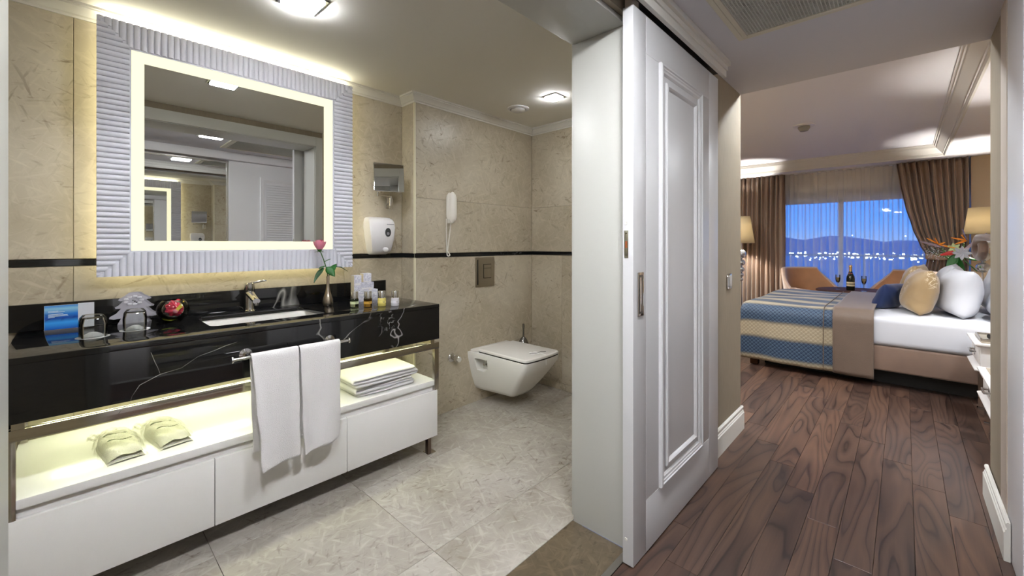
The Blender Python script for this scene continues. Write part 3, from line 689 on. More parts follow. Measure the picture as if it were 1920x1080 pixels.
# cabinet with open lit shelf
ST = M['brass_steel']
cab = thing('vanity_cabinet', 'white three-drawer vanity cabinet in a steel frame under the counter', 'cabinet', ((VX0+VX1)/2, 2.28, 0))
box('carcass', M['white_gloss'], cab, -.138, 1.455, VY+.020, 2.568, .106, .399)
box('shelf_top', M['white_gloss'], cab, -.138, 1.466, VY+.004, 2.568, .400, .431, .003)
for x0, x1 in ((-.148, .394), (.397, .932), (.935, 1.474)):
    box('drawer_front', M['white_gloss'], cab, x0, x1, VY, VY+.019, .106, .370, .0015)
fr = MB().box(VX0, VX1, VY+.002, VY+.026, .612, .648).build('frame_rail', ST, cab, .001)
for x0, x1 in ((1.456, 1.486), (VX0, VX0+.03)):
    box('frame_post', ST, cab, x0, x1, VY+.0025, VY+.0255, .02 if x0 < 0 else .372, .612, .001)
    box('frame_post', ST, cab, x0, x1, 2.54, 2.565, .0, .648, .001)
    box('frame_rail', ST, cab, x0, x1, VY+.0265, 2.54, .612, .648, .001)
for x0 in (1.424, -.12): box('leg', plain('bronze_leg', (.16,.12,.10), .3, 1.0), cab, x0, x0+.022, VY+.022, VY+.05, 0, .106, .001)
box('leg_plate', ST, cab, 1.424, 1.478, VY+.020, VY+.075, 0, .004)
for x0 in (VX0+.02, VX1-.06): box('spacer', ST, cab, x0, x0+.028, VY+.004, VY+.03, .6481, .667)
ls = box('shelf_light', emit('shelf_strip_glow', (.95, 1.0, .68), L_SHELF*1.3), cab, VX0+.05, VX1-.05, 2.545, 2.557, .668, .676)
box('shelf_light', emit('shelf_strip_glow_b', (.95, 1.0, .60), L_SHELF*.62), cab, VX0+.05, VX1-.05, 2.06, 2.072, .690, .698)
# ------------------------------------------------------------------ towel rail and hanging towels
YT, ZTB = 1.915, .766
tr = thing('towel_rail', 'chrome towel rail fixed to the black apron', 'towel rail', (.67, VY, ZTB))
MB().tube([(.440, YT, ZTB), (.905, YT, ZTB)], .0065, 12).build('bar', M['chrome'], tr, smooth=True)
for x in (.438, .907): MB().lathe([(.0125, -.003), (.0135, 0), (.0125, .003)], (x, YT, ZTB), 16, 'x').build('end_cap', M['chrome'], tr, smooth=True)
for x in (.500, .845):
    MB().lathe([(.024, 0), (.024, -.006), (.012, -.010), (.009, -.066)], (x, VY, ZTB), 18, 'y').build('bracket', M['chrome'], tr, smooth=True)
def hanging_towel(x0, x1, zb_l, zb_r, name, label, seed, skew):
    rg = random.Random(seed); ph = rg.uniform(0, 6)
    def fn(u, v):
        x = x0 + (x1-x0)*u; zb = zb_l + (zb_r-zb_l)*u
        r = .014
        Lf = ZTB - zb; La = math.pi*r; Lb = .40
        s = v*(Lf+La+Lb)
        if s < Lf:
            y, z = YT - r, zb + s; drop = 1 - s/Lf
        elif s < Lf+La:
            a = (s-Lf)/r; y, z = YT - r*math.cos(a), ZTB + r*math.sin(a); drop = 0
        else:
            y, z = YT + r, ZTB - (s-Lf-La); drop = .5*(s-Lf-La)/Lb
        edge = math.exp(-((u*7)**2)) - .6*math.exp(-(((1-u)*9)**2))
        y += (-.012*math.sin(2.4*math.pi*u + ph)*drop - .016*drop*edge - .014*drop) * (1 if s < Lf else -.35)
        x += skew*drop*(1-u) + .006*drop*math.sin(5*z*6+ph)*(.5-u)
        z += .004*math.sin(9*u+ph)*drop
        return (x, y, z)
    o = MB().grid(fn, 26, 60).mesh(name, M['towel'], ((x0+x1)/2, YT, ZTB), smooth=True, fix=False)
    ob = bpy.data.objects.new(name, o); col.objects.link(ob); ob.location = ((x0+x1)/2, YT, ZTB); WL[ob.name] = ob.location.copy()
    tag(ob, label, 'towel', 'towels hanging on the rail'); mod(ob, 'SOLIDIFY', thickness=.007, offset=0); sub(ob, 1)
    return ob
hanging_towel(.500, .680, .300, .318, 'hand_towel', 'white hand towel hanging on the left half of the rail, the lower one', 1, .030)
hanging_towel(.684, .862, .312, .332, 'hand_towel', 'white hand towel hanging on the right half of the rail', 5, .010)
# folded towels on the shelf
def folded(x0, x1, y0, y1, z0, h, name, label, seed):
    rg = random.Random(seed); n = 10; r = h/2
    layers = 3
    mb = MB(); lh = h/layers
    # snake section in x-z extruded along y with wobble
    def sec(y, wob):
        pts = []
        path = []
        for L in range(layers):
            zc = z0 + lh*(L+.5)
            a, b = (x0+lh/2, x1-lh/2) if L % 2 == 0 else (x1-lh/2, x0+lh/2)
            for k in range(n+1): path.append((a+(b-a)*k/n, zc))
        return path
    def fn(u, v):
        p = sec(0, 0); i = u*(len(p)-1); k = min(int(i), len(p)-2); f = i-k
        x = p[k][0]*(1-f)+p[k+1][0]*f; z = p[k][1]*(1-f)+p[k+1][1]*f
        y = y0 + (y1-y0)*v
        z += .003*math.sin(x*23+seed+v*3)*(z-z0)/h
        y += .006*math.sin(k*.5+seed)
        return (x, y, z)
    # rounded turns: insert arc points
    path = []
    for L in range(layers):
        zc = z0 + lh*(L+.5); rev = L % 2
        a, b = (x0+lh/2, x1-lh/2); 
        if rev: a, b = b, a
        for k in range(n+1): path.append((a+(b-a)*k/n, zc))
        if L < layers-1:
            sx_ = 1 if not rev else -1
            for k in range(1, 6):
                t_ = math.pi*k/6; path.append((b + sx_*lh/2*math.sin(t_), zc + lh/2 - lh/2*math.cos(t_)))
    nu = len(path)-1; nv = 14
    def fn2(u, v):
        k = int(round(u*nu)); x, z = path[k]; y = y0+(y1-y0)*v
        e = min(v, 1-v); z2 = z0 + (z-z0)*(1-.10*math.exp(-e*14))
        return (x, y + .005*math.sin(k*.35+seed), z2 + .0025*math.sin(x*19+v*4+seed)*((z-z0)/h))
    me = MB().grid(fn2, nu, nv).mesh(name, M['towel'], ((x0+x1)/2, (y0+y1)/2, z0), smooth=True, fix=False)
    ob = bpy.data.objects.new(name, me); col.objects.link(ob); ob.location = ((x0+x1)/2, (y0+y1)/2, z0); WL[ob.name] = ob.location.copy()
    tag(ob, label, 'towel', 'folded towels on the cabinet shelf'); mod(ob, 'SOLIDIFY', thickness=lh*.86, offset=0); sub(ob, 1)
folded(1.000, 1.345, 2.03, 2.40, .4315, .050, 'folded_towel', 'folded white towel at the bottom of the shelf stack', 2)
folded(.985, 1.365, 2.02, 2.39, .482, .056, 'folded_towel', 'folded white towel on top of the shelf stack', 4)
# ------------------------------------------------------------------ wrapped slippers
def slippers(cx, cy, ang, label):
    t_ = thing('slipper_pack', label, 'slippers', (cx, cy, .4315), R(ang), 'slippers wrapped in plastic')
    L, W, Hh = .285, .112, .046
    def outline(t):      # half width along length, rounded toe, flatter heel
        return W/2*min(1, (1-max(0, (t-.55)/.45)**2.4)**.5 if t > .55 else .92+.08*(t/.55))
    def mk(dz, grow, hh):
        def fn(u, v):
            t = v; hw = outline(t*.985) + grow
            x = (u-.5)*2*hw; y = (t-.5)*(L+2*grow)
            prof = max(0, 1-abs((u-.5)*2)**4)**.5
            z = dz + hh*prof*(.72+.28*math.sin(math.pi*min(1, t*1.05)))*min(1, 6*t+.45)
            return (x, y, z)
        return fn
    lo = MB().grid(mk(0, 0, .018), 14, 20); lo.build('sole', M['slipper'], t_, smooth=True, world=False)
    def up(u, v):
        x, y, z = mk(.012, -.003, Hh-.010)(u, v)
        z += .003*math.sin(x*110+y*70) + .004*math.sin(y*95+x*30)*math.exp(-((v-.55)*3)**2)
        return (x, y, z)
    uo = MB().grid(up, 26, 40).build('upper', M['slipper'], t_, smooth=True, world=False)
    # printed emblem and wordmark strokes, too small to read
    def srf(x, y):
        u = x/(2*(outline((y/L+.5)*.985)-.003))+.5
        return up(u, (y+ (L-.006)/2)/(L-.006))[2]+.0016
    for y0 in (.058, -.028):
        el = [(.020*math.cos(a)-.014, y0+.006*math.sin(a)) for a in [R(20*k) for k in range(1, 17)]]
        MB().tube([(x, y, srf(x, y)) for x, y in el], .0014, 4).build('emblem', M['print_green'], uo, world=False)
        pts = [(-.006+.0035*k, y0+(.004 if k % 2 else -.003)) for k in range(12)]
        MB().tube([(x, y-.012, srf(x, y-.012)) for x, y in pts], .0012, 4).build('wordmark', M['print_green'], uo, world=False)
    def bag(u, v):
        x, y, z = mk(.002, .008, Hh+.006)(u, v)
        return (x+.003*math.sin(y*120+x*40), y, z+.003*math.sin(x*150+y*90)+.0015*math.sin(x*310-y*260))
    MB().grid(bag, 40, 56).build('wrapper', M['film'], t_, smooth=True, world=False)
    def tail(u, v):
        x = (u-.5)*W*.8 - .02; y = (L/2+.002) + v*.035
        return (x, y, .014+.008*math.sin(u*17+v*5)+.005*math.sin(v*20))
    MB().grid(tail, 20, 8).build('wrapper_tail', M['film'], t_, smooth=True, world=False)
M['slipper'] = cloth('slipper_terry', lin(240,238,228), .95, 350, .6, .1, .03, .003)
M['print_green'] = plain('grey_green_print', lin(108,116,88), .7)
slippers(.130, 2.205, 6, 'wrapped white slippers on the shelf nearest the cabinet end')
slippers(.272, 2.215, 8, 'wrapped white slippers on the shelf nearer the hanging towels')
# ------------------------------------------------------------------ things on the counter
def card_mat():
    t = NT('blue_wave_print'); v = t.coords(kind='Generated'); s = t.n('SeparateXYZ'); t.t.links.new(v, s.inputs[0])
    z = s.outputs['Z']; x = s.outputs['X']
    base = t.ramp(z, (0.0, lin(6,84,196)), (.28, lin(60,160,236)), (.46, lin(14,70,170)), (.64, lin(30,120,214)), (.86, lin(150,206,230)), (1.0, lin(30,130,222)))
    wv = t.noise(v, 3.2, 3, .5, 1.2); band = t.math('MULTIPLY', t.ramp(t.math('ABSOLUTE', t.math('SUBTRACT', z, .52)), (.05, 1.0), (.20, 0.0)), t.ramp(wv, (.45, 0.0), (.55, 1.0)))
    t.principled(Base_Color=t.mix(t.math('MULTIPLY', band, .75), base, lin(10,45,120)), Roughness=.3); return t.m
cd = thing('leaflet_stand', 'blue water-picture leaflet standing on the counter', 'leaflet', (-.015, 2.525, ZC))
pc = box('print_face', card_mat(), cd, -.068, .026, 2.522, 2.524, ZC+.002, ZC+.099)
box('white_back', plain('white_card', lin(214,216,224), .5), cd, .026, .074, 2.523, 2.526, ZC+.001, ZC+.103)
box('print_border', plain('white_card_edge', lin(214,216,224), .5), cd, -.069, .027, 2.5241, 2.5265, ZC+.0, ZC+.100)
txt = plain('print_white', lin(214,226,240), .5)
for i, (zz, a, b) in enumerate(((.0765, -.058, -.030), (.0725, -.058, -.012), (.0640, -.058, -.016), (.0600, -.058, -.004), (.0560, -.058, -.002), (.0520, -.058, -.040))):
    box('text_line', txt, pc, a, b, 2.5215, 2.522, ZC+zz-.001, ZC+zz+.0012)
def tumbler(cx, cy, label, rot):
    t_ = thing('tumbler', label, 'glass', (cx, cy, ZC), R(rot), 'water glasses upturned on the counter')
    s, h, w_ = .036, .086, .0035
    rg = []
    for r_, z in ((s, .0005), (s, .004), (s+.001, .05), (s-.002, .072), (s-.010, .084), (s-.020, h), ):
        rg.append([(x, y, z) for x, y in rrect(-r_, r_, -r_, r_, min(.014, r_*.5), 4)])
    inn = []
    for r_, z in ((s-.014, h-.012), (s-.008, .072), (s-w_, .05), (s-w_-.001, .004), (s-w_, .0005)):
        inn.append([(x, y, z) for x, y in rrect(-r_, r_, -r_, r_, min(.012, r_*.5), 4)])
    mb = MB(); mb.rings(rg + [rg[-1]][:0], True, False, True); mb.rings(inn, True, True, False)
    n = len(rg[0]); o2 = len(rg)*n; last = o2+(len(inn)-1)*n
    mb.f += [(k, (k+1) % n, last+(k+1) % n, last+k) for k in range(n)]
    mb.build('glass_body', M['thin_glass'], t_, world=False, smooth=True)
    MB().lathe([(s+.010, .0), (s+.012, .0003), (s+.012, .0006), (.001, .0006)], (0, 0, .0), 26, cap0=True).build('paper_coaster', plain('paper_doily', lin(236,236,236), .7), t_, world=False)
    MB().lathe([(.029, .002), (.030, .004), (.024, .010), (.012, .017), (.002, .019)], (0, 0, 0), 11).build('paper_lace', plain('paper_lace', lin(232,232,232), .8) if 'paper_lace' not in bpy.data.materials else bpy.data.materials['paper_lace'], t_, world=False)
    return t_
tumbler(.062, 2.235, 'square clear glass upturned on the counter in front of the blue leaflet', 8)
tumbler(.186, 2.300, 'square clear glass upturned in front of the tree-shaped card', -6)
# tree-shaped card
tc_ = thing('tree_card', 'grey tree-shaped card with white paper stones standing on the counter', 'card', (.196, 2.49, ZC))
half = [(0, .138), (.014, .137), (.026, .125), (.046, .112), (.050, .106), (.044, .102), (.032, .102), (.050, .082), (.060, .076), (.058, .070), (.040, .069), (.056, .048), (.076, .036), (.078, .028), (.064, .024), (.040, .026), (.052, .0)]
poly = [(.196+x, ZC+z) for x, z in half] + [(.196-x, ZC+z) for x, z in reversed(half[1:])]
def tri_prism(poly, y0, y1):
    bm = bmesh.new(); vs = [bm.verts.new((p[0], y0, p[1])) for p in poly]; f = bm.faces.new(vs)
    r_ = bmesh.ops.extrude_face_region(bm, geom=[f]); 
    for e in r_['geom']:
        if isinstance(e, bmesh.types.BMVert): e.co.y = y1
    bmesh.ops.triangulate(bm, faces=[q for q in bm.faces if len(q.verts) > 4]); bmesh.ops.recalc_face_normals(bm, faces=bm.faces)
    mb = MB(); bm.verts.index_update(); mb.v = [tuple(v.co) for v in bm.verts]; mb.f = [tuple(v.index for v in q.verts) for q in bm.faces]; bm.free(); return mb
tri_prism(poly, 2.488, 2.492).build('card_front', plain('card_grey', lin(176,174,184), .5), tc_)
tri_prism([(p[0]+.012, p[1]) for p in poly], 2.502, 2.505).build('card_back', plain('card_grey_b', lin(150,148,156), .5), tc_)
rg = random.Random(4)
for k in range(9):
    a = k*.7; x, z = .196+.026*math.cos(a), ZC+.102+.018*math.sin(a)
    MB().sphere((x, 2.4855, z), .008, 7, 4, (1.1, .4, .8)).build('paper_stone', plain('stone_white', lin(222,222,228), .5), tc_, smooth=False)
for k in range(3): MB().sphere((.194+.006*k, 2.483, ZC+.103-.005*k), .0035, 6, 4).build('dark_stone', M['dark_plastic'], tc_)
# fish bowl with flower
bx, by = .322, 2.405
fb_ = thing('fish_bowl', 'small round glass bowl of water holding a flower', 'bowl', (bx, by, ZC))
ro, n = .060, 14
pr_o = [(.030, 0)] + [(ro*math.sin(R(a)), ro*.92*(1-math.cos(R(a)))*1.0) for a in range(32, 146, 9)]
zt_ = pr_o[-1][1]
pr_i = [(max(.002, r_-.0022), z+.001) for r_, z in reversed(pr_o)]; pr_i[-1] = (.001, .004)
MB().lathe(pr_o + pr_i, (bx, by, ZC), 32, cap0=True, cap1=True).build('glass_wall', M['thin_glass'], fb_, smooth=True)
hf = thing('hibiscus', 'pink flower with yellow centre floating in the round bowl', 'flower', (bx+.012, by-.012, ZC+.02))
pm_ = plain('petal_pink', lin(232,60,92), .5); pm2 = plain('petal_red', lin(196,28,62), .5)
for k in range(9):
    a = R(40*k); 
    def pf(u, v, a=a):
        r_ = .004+.046*v; wd_ = .023*math.sin(math.pi*min(1, .15+.8*v))
        x, y = r_, (u-.5)*2*wd_; z = .012*v*v*2.2 + .004*math.sin(u*9+a*3) + .012*abs(u-.5)
        X = x*math.cos(a)-y*math.sin(a); Y = x*math.sin(a)+y*math.cos(a)
        return (bx+.012+X*.86, by-.014+z*.9-.016, ZC+.062+Y*.80)
    MB().grid(pf, 8, 8).build('petal', pm_ if k % 2 else pm2, hf, smooth=True)
MB().tube([(bx+.002, by-.040, ZC+.05), (bx+.022, by-.036, ZC+.072), (bx+.034, by-.026, ZC+.092)], [.006, .008, .003], 8).build('yellow_bud', plain('lemon_yellow', lin(232,206,60), .5), hf, smooth=True)
MB().sphere((bx+.004, by-.038, ZC+.052), .010, 10, 6).build('centre', plain('petal_pale', lin(246,150,165), .5), hf, smooth=True)
MB().tube([(bx-.044, by-.01, ZC+.030), (bx-.034, by-.024, ZC+.018), (bx-.012, by-.036, ZC+.013), (bx+.012, by-.034, ZC+.018)], .0035, 8).build('stem', plain('stem_lime', lin(186,196,60), .5), hf, smooth=True)
# bud vase and rose
vx, vy = 1.008, 2.385
vs_ = single(MB().lathe([(.018, 0), (.024, .004), (.027, .018), (.0265, .036), (.020, .060), (.0125, .085), (.0085, .110), (.0075, .140), (.0095, .166), (.0085, .168), (.006, .150)], (vx, vy, ZC), 28), 'bud_vase', 'slim pewter bud vase on the counter holding the rose', 'vase', M['pewter'], (vx, vy, ZC), smooth=60)
rs = thing('rose', 'pink rose with green leaves in the pewter vase', 'flower', (vx, vy, ZC+.14))
tip = Vector((.962, 2.382, ZC+.318))
sp_ = [(vx, vy, ZC+.145), (vx-.004, vy, ZC+.20), (.985, 2.384, ZC+.26), tip]
MB().tube(sp_, .0028, 8).build('stem', M['stem'], rs, smooth=True)
def petal(c, a, rad, h, open_, name, m):
    def fn(u, v):
        t = (u-.5)*1.9; rr = rad*(.35+.65*math.sin(min(1, v*1.25)*math.pi/2))*(1+open_*v*v)
        ang = a + t*.85
        return (c[0]+rr*math.cos(ang), c[1]+rr*math.sin(ang), c[2]+h*v*(1-.18*(2*(u-.5))**2))
    return MB().grid(fn, 8, 8).build(name, m, rs, smooth=True)
hc = tip + Vector((-.001, 0, -.002))
for k in range(3): petal(hc, R(120*k+20), .014, .060, 0, 'petal', M['rose2'])
for k in range(4): petal(hc, R(90*k+50), .021, .058, .05, 'petal', M['rose'])
for k in range(4): petal(hc, R(90*k), .027, .050, .25, 'petal', M['rose'])
MB().lathe([(.003, -.010), (.010, -.004), (.014, .006), (.010, .012)], tuple(hc), 14).build('calyx', M['stem'], rs, smooth=True)
def leaf(p0, d, L, W, droop, name='leaf', m=None, par=None, th=.0006, side=None):
    p0 = Vector(p0); d = Vector(d).normalized(); s_ = (d.cross(Vector((0,0,1)))).normalized() if side is None else Vector(side).normalized(); u_ = s_.cross(d)
    def fn(u, v):
        w_ = W*math.sin(math.pi*min(.999, v**.8))**.8*(1-.12*v); x = (u-.5)*2
        return p0 + d*(L*v) + s_*(w_/2*x) + Vector((0,0,-droop*v*v)) + u_*(.12*W*x*x)
    o = MB().grid(fn, 6, 12).build(name, m or M['leaf'], par or rs, smooth=True, fix=False); mod(o, 'SOLIDIFY', thickness=th); return o
for k in range(5): leaf(hc+Vector((0,0,-.004)), (math.cos(R(72*k)), math.sin(R(72*k)), .15), .026, .006, .012, 'sepal', M['stem'])
leaf((.985, 2.384, ZC+.248), (.9, -.2, .55), .042, .020, .004)
leaf((.992, 2.384, ZC+.225), (-.75, -.2, -.2), .040, .034, .004)
leaf((.982, 2.378, ZC+.215), (-.75, -.35, -.55), .085, .040, .030, m=M['leaf_dark'])
leaf((.998, 2.376, ZC+.222), (.55, -.5, -.75), .062, .046, .010, side=(.8, -.2, .5))
leaf((1.006, 2.382, ZC+.180), (.55, -.25, .75), .075, .036, .0, side=(.5, -.3, -.5))
MB().tube([(1.010, 2.384, ZC+.165), (1.04, 2.372, ZC+.222), (1.075, 2.362, ZC+.218), (1.11, 2.352, ZC+.192)], [.0018, .002, .003, .0008], 6).build('leaf', M['leaf_dark'], rs, smooth=True)
# toiletry boxes
t = NT('paper_pattern'); v = t.coords(); nn = t.noise(v, 60, 3, .6, 1.5)
t.principled(Base_Color=t.mix(t.ramp(nn, (.42, 0.0), (.56, 1.0)), lin(226,226,234), lin(190,190,206)), Roughness=.5); M['boxpat'] = t.m
M['box_side'] = plain('box_cream_side', lin(226,216,190), .6)
for i, (x0, x1, y0, y1, h, lab) in enumerate((
    (1.186, 1.232, 2.430, 2.475, .160, 'tall pale toiletry box at the vase end of the box group'),
    (1.276, 1.330, 2.490, 2.535, .165, 'tall pale toiletry box at the back of the box group'),
    (1.240, 1.328, 2.455, 2.485, .112, 'wide pale toiletry box standing before the back tall one'),
    (1.195, 1.290, 2.400, 2.426, .066, 'low wide toiletry box at the front of the group'),
    (1.292, 1.330, 2.410, 2.450, .070, 'small square toiletry box at the bottle end of the group'))):
    b_ = thing('toiletry_box', lab, 'box', ((x0+x1)/2, (y0+y1)/2, ZC), 0, 'toiletry boxes on the counter')
    box('carton', M['boxpat'], b_, x0, x1, y0, y1, ZC, ZC+h, .0008)
    box('side_panel', M['box_side'], b_, x0-.0006, x0, y0+.001, y1-.001, ZC+.001, ZC+h-.001)
    box('seal', M['plastic'], b_, x0+.006, x1-.006, y0-.0006, y0, ZC+h*.62, ZC+h*.70)
    for k in range(2): MB().sphere(((x0+x1)/2-.008+.016*k, y0-.0008, ZC+h*.42), .0022, 6, 4, (1, .3, 1)).build('emblem_dot', M['dark_plastic'], b_)
# miniature bottles
for i, (x, y, c, lab, tr_) in enumerate(((1.098, 2.248, lin(206,216,170), 'miniature bottle of pale green liquid with chrome cap, nearest the vase', 1), (1.156, 2.205, lin(206,160,70), 'miniature bottle of amber liquid with chrome cap', 1), (1.220, 2.165, lin(232,216,120), 'miniature bottle of opaque yellow lotion with chrome cap', 0), (1.276, 2.118, lin(226,226,232), 'miniature bottle of white lotion with chrome cap, at the counter end', 0))):
    b_ = thing('miniature_bottle', lab, 'bottle', (x, y, ZC), 0, 'miniature toiletry bottles')
    MB().lathe([(.021, .0005), (.0225, .003), (.0225, .042), (.020, .046)], (x, y, ZC), 24).build('bottle_body', (glass('liquid_%d' % i, c, .02, 1.4) if tr_ else plain('lotion_%d' % i, c, .25)), b_, smooth=True)
    MB().lathe([(.0205, .0465), (.0205, .0835), (.0195, .085)], (x, y, ZC), 24).build('cap', M['chrome'], b_, smooth=True)
    MB().lathe([(.0228, .016), (.0228, .030)], (x, y, ZC), 24, cap0=False, cap1=False).build('printed_label', plain('label_%d' % i, tuple(min(1, q*1.15) for q in c), .5), b_, smooth=True)
    for k in range(3): box('print_line', M['print_green'], b_, x-.008+.002*k, x+.006-.001*k, y-.0232, y-.0228, ZC+.026-.003*k, ZC+.027-.003*k)
# ------------------------------------------------------------------ wall things in the bathroom
def disp():
    x0, x1, z0, z1, d = 1.318, 1.500, 1.152, 1.400, .105
    t_ = thing('soap_dispenser', 'white wall soap dispenser with an oval level window', 'dispenser', ((x0+x1)/2, YV, z0))
    xm, zm = (x0+x1)/2, 0
    rg = []
    hs = [(0.0, .80, .30), (.03, .88, .62), (.12, .95, .86), (.4, 1.0, 1.0), (.72, 1.0, .98), (.86, .99, .88), (.94, .95, .70), (.985, .84, .48), (1.0, .66, .30)]
    for h, wf, df in hs:
        z = z0+(z1-z0)*h; w2 = (x1-x0)/2*(.74+.26*min(1, h*1.4))*wf
        ring = []
        for k in range(13):
            a = -1+2*k/12; yy = YV - d*df*(1-.16*abs(a)**3); ring.append((xm+w2*a, yy, z))
        ring = [(xm-w2, YV-.001, z)] + ring + [(xm+w2, YV-.001, z)]
        rg.append(ring)
    o = MB().rings(rg).build('housing', M['plastic'], t_, smooth=50); 
    yf_ = YV-d+.001
    MB().lathe([(.020, 0), (.020, -.003), (.017, -.004)], (1.437, yf_, 1.298), 24, 'y').build('level_window', M['dark_plastic'], t_, smooth=True)
    t_.children[-1].scale = (1, 1, 1)
    me = t_.children[-1].data
    for v_ in me.vertices: v_.co.z = (v_.co.z-(1.298-z0))*1.45+(1.298-z0)
    MB().sphere((1.436, yf_-.004, 1.290), .010, 10, 6, (1, .2, 1.1)).build('window_glint', plain('window_grey', lin(150,150,156), .2), t_, smooth=True)
    MB().sphere((xm+.012, yf_+.004, 1.185), .020, 14, 8, (1.1, .35, .8)).build('push_lever', M['plastic'], t_, smooth=True)
    for k in range(7): box('brand_mark', plain('print_grey', lin(130,130,140), .5) if k == 0 else bpy.data.materials['print_grey'], t_, 1.430+.0075*k, 1.435+.0075*k, yf_-.0008, yf_+.002, 1.350, 1.3535)
disp()
# swivel cosmetic mirror
cm = thing('cosmetic_mirror', 'square swivelling cosmetic mirror on a chrome arm', 'mirror', (1.50, YV, 1.50))
cxm, cym, czm = 1.418, 2.425, 1.650
mp = MB().prism(rrect(-.098, .098, -.092, .092, .006), 'y', -.004, .004).build('mirror_plate', M['chrome'], cm, .0015, world=False)
mp.location = Vector((cxm, cym, czm)) - WL[cm.name]; mp.rotation_euler = (R(-5), 0, R(-15))
mg = MB().box(-.094, .094, -.0052, -.0042, -.088, .088).build('mirror_pane', M['mirror'], mp, world=False)
MB().tube([(cxm-.075, cym+.012, czm-.098), (cxm-.075, cym+.012, czm-.125)], .007, 12).build('pivot', M['chrome'], cm, smooth=True)
MB().tube([(cxm-.075, cym+.012, czm-.112), (cxm-.02, cym+.05, czm-.112), (1.490, 2.53, czm-.112)], .006, 12).build('arm', M['chrome'], cm, smooth=True)
MB().tube([(1.490, 2.53, czm-.105), (1.490, 2.53, czm-.17)], .011, 14).build('knuckle', M['chrome'], cm, smooth=True)
MB().tube([(1.490, 2.53, czm-.155), (1.50, YV-.006, czm-.155)], .009, 12).build('stub', M['chrome'], cm, smooth=True)
MB().prism(rrect(1.478, 1.532, 1.462, 1.535, .004), 'y', YV-.008, YV).build('wall_plate', M['chrome'], cm, .002)
# telephone
tp = thing('wall_telephone', 'slim white wall telephone with hanging coiled cord', 'telephone', (1.90, YN, 1.40))
x_ = 1.905
def hs(yo, d, wd_, ln, zc):
    rg = []
    for k in range(13):
        t_ = -1+2*k/12; s_ = max(.05, 1-abs(t_)**5)**.5
        rg.append([(x_+wd_*s_*a, yo-d*s_*b, zc+ln*t_) for a, b in [(math.cos(R(q)), math.sin(R(q))) for q in range(0, 181, 20)]])
    return MB().rings(rg)
hs(YN-.001, .026, .030, .105, 1.492).build('cradle', M['phone'], tp, smooth=True)
h2 = hs(YN-.034, .034, .030, .112, 1.487).build('handset', M['phone'], tp, smooth=True)
MB().box(x_-.026, x_+.026, YN-.034, YN-.030, 1.39, 1.585).build('handset_edge', M['phone'], h2, .002)
pts = []
for k in range(90):
    t_ = k/89
    if t_ < .5: q = t_*2; p = (1.868+.004*q, YN-.012, 1.405-.262*q)
    else: q = (t_-.5)*2; p = (1.872+.030*q, YN-.014-.01*q, 1.143+.24*q)
    if abs(t_-.5) < .06: p = (1.872+.014*(t_-.44)/.06, p[1], 1.143-.008*math.cos((t_-.5)/.06*math.pi/2))
    pts.append(p)
MB().tube(pts, .0042, 8).build('cord', M['phone'], tp, smooth=True)
mb = MB()
for k in range(26): mb.lathe([(.0045, -.0012), (.0056, 0), (.0045, .0012)], (1.8755+.022*k/26, YN-.0145-.008*k/26, 1.165+.008*k), 8)
mb.build('cord_coils', M['phone'], tp, smooth=True)
MB().box(x_-.022, x_+.016, YN-.022, YN, 1.372, 1.402).build('cord_clip', M['phone'], tp, .004)
# flush plate
fp = thing('flush_plate', 'square steel flush plate with a two-part button', 'flush plate', (2.254, YN, .885))
SP = plain('flush_steel', (.46,.42,.35), .34, 1.0)
box('surround', SP, fp, 2.156, 2.352, YN-.010, YN, .886, 1.118, .003)
box('plate', SP, fp, 2.176, 2.350, YN-.016, YN-.010, .902, 1.108, .002)
box('shadow_gap', M['black'], fp, 2.168, 2.1755, YN-.0135, YN-.0101, .905, 1.100)
box('button_gap', M['black'], fp, 2.226, 2.312, YN-.0165, YN-.016, .952, 1.064)
box('button', SP, fp, 2.231, 2.308, YN-.020, YN-.0165, 1.034, 1.060, .001); box('button', SP, fp, 2.231, 2.308, YN-.020, YN-.0165, .957, 1.031, .001)
# angle valve
av = thing('angle_valve', 'chrome stop valve on the wall beside the toilet', 'valve', (1.925, YN, .39))
MB().lathe([(.034, 0), (.034, -.004), (.026, -.012), (.016, -.016), (.014, -.045)], (1.925, YN, .39), 22, 'y').build('rosette', M['chrome'], av, smooth=True)
MB().lathe([(.021, -.045), (.023, -.050), (.023, -.085), (.019, -.090)], (1.925, YN, .39), 16, 'y').build('knob', M['chrome'], av, smooth=30)
# toilet
tl = thing('toilet', 'white wall-hung toilet with angular bowl and closed lid', 'toilet', (2.30, 2.13, .10))
secs = [(.405, 2.078, 2.520, 2.105, 2.498, 1.862), (.372, 2.080, 2.518, 2.103, 2.500, 1.866), (.30, 2.096, 2.500, 2.120, 2.482, 1.915), (.22, 2.118, 2.478, 2.145, 2.455, 1.975), (.14, 2.146, 2.452, 2.178, 2.424, 2.040), (.112, 2.160, 2.438, 2.196, 2.404, 2.066), (.104, 2.175, 2.422, 2.215, 2.388, 2.085)]
rg = []
for z, bx0, bx1, fx0, fx1, yf in secs:
    ring = [(bx0, YN-.001, z), (bx0, YN-.06, z), (bx0*.5+fx0*.5, (YN+yf)/2, z), (fx0, yf+.06, z)]
    for k in range(5):
        a = R(180+90*k/4); ring.append((fx0+.035+.035*math.cos(a), yf+.035+.035*math.sin(a)-.004, z))
    ring.append(((fx0+fx1)/2, yf-.010, z))
    for k in range(5):
        a = R(270+90*k/4); ring.append((fx1-.035+.035*math.cos(a), yf+.035+.035*math.sin(a)-.004, z))
    ring += [(fx1, yf+.06, z), (bx1*.5+fx1*.5, (YN+yf)/2, z), (bx1, YN-.06, z), (bx1, YN-.001, z)]
    rg.append(ring)
me0 = MB().rings(rg)
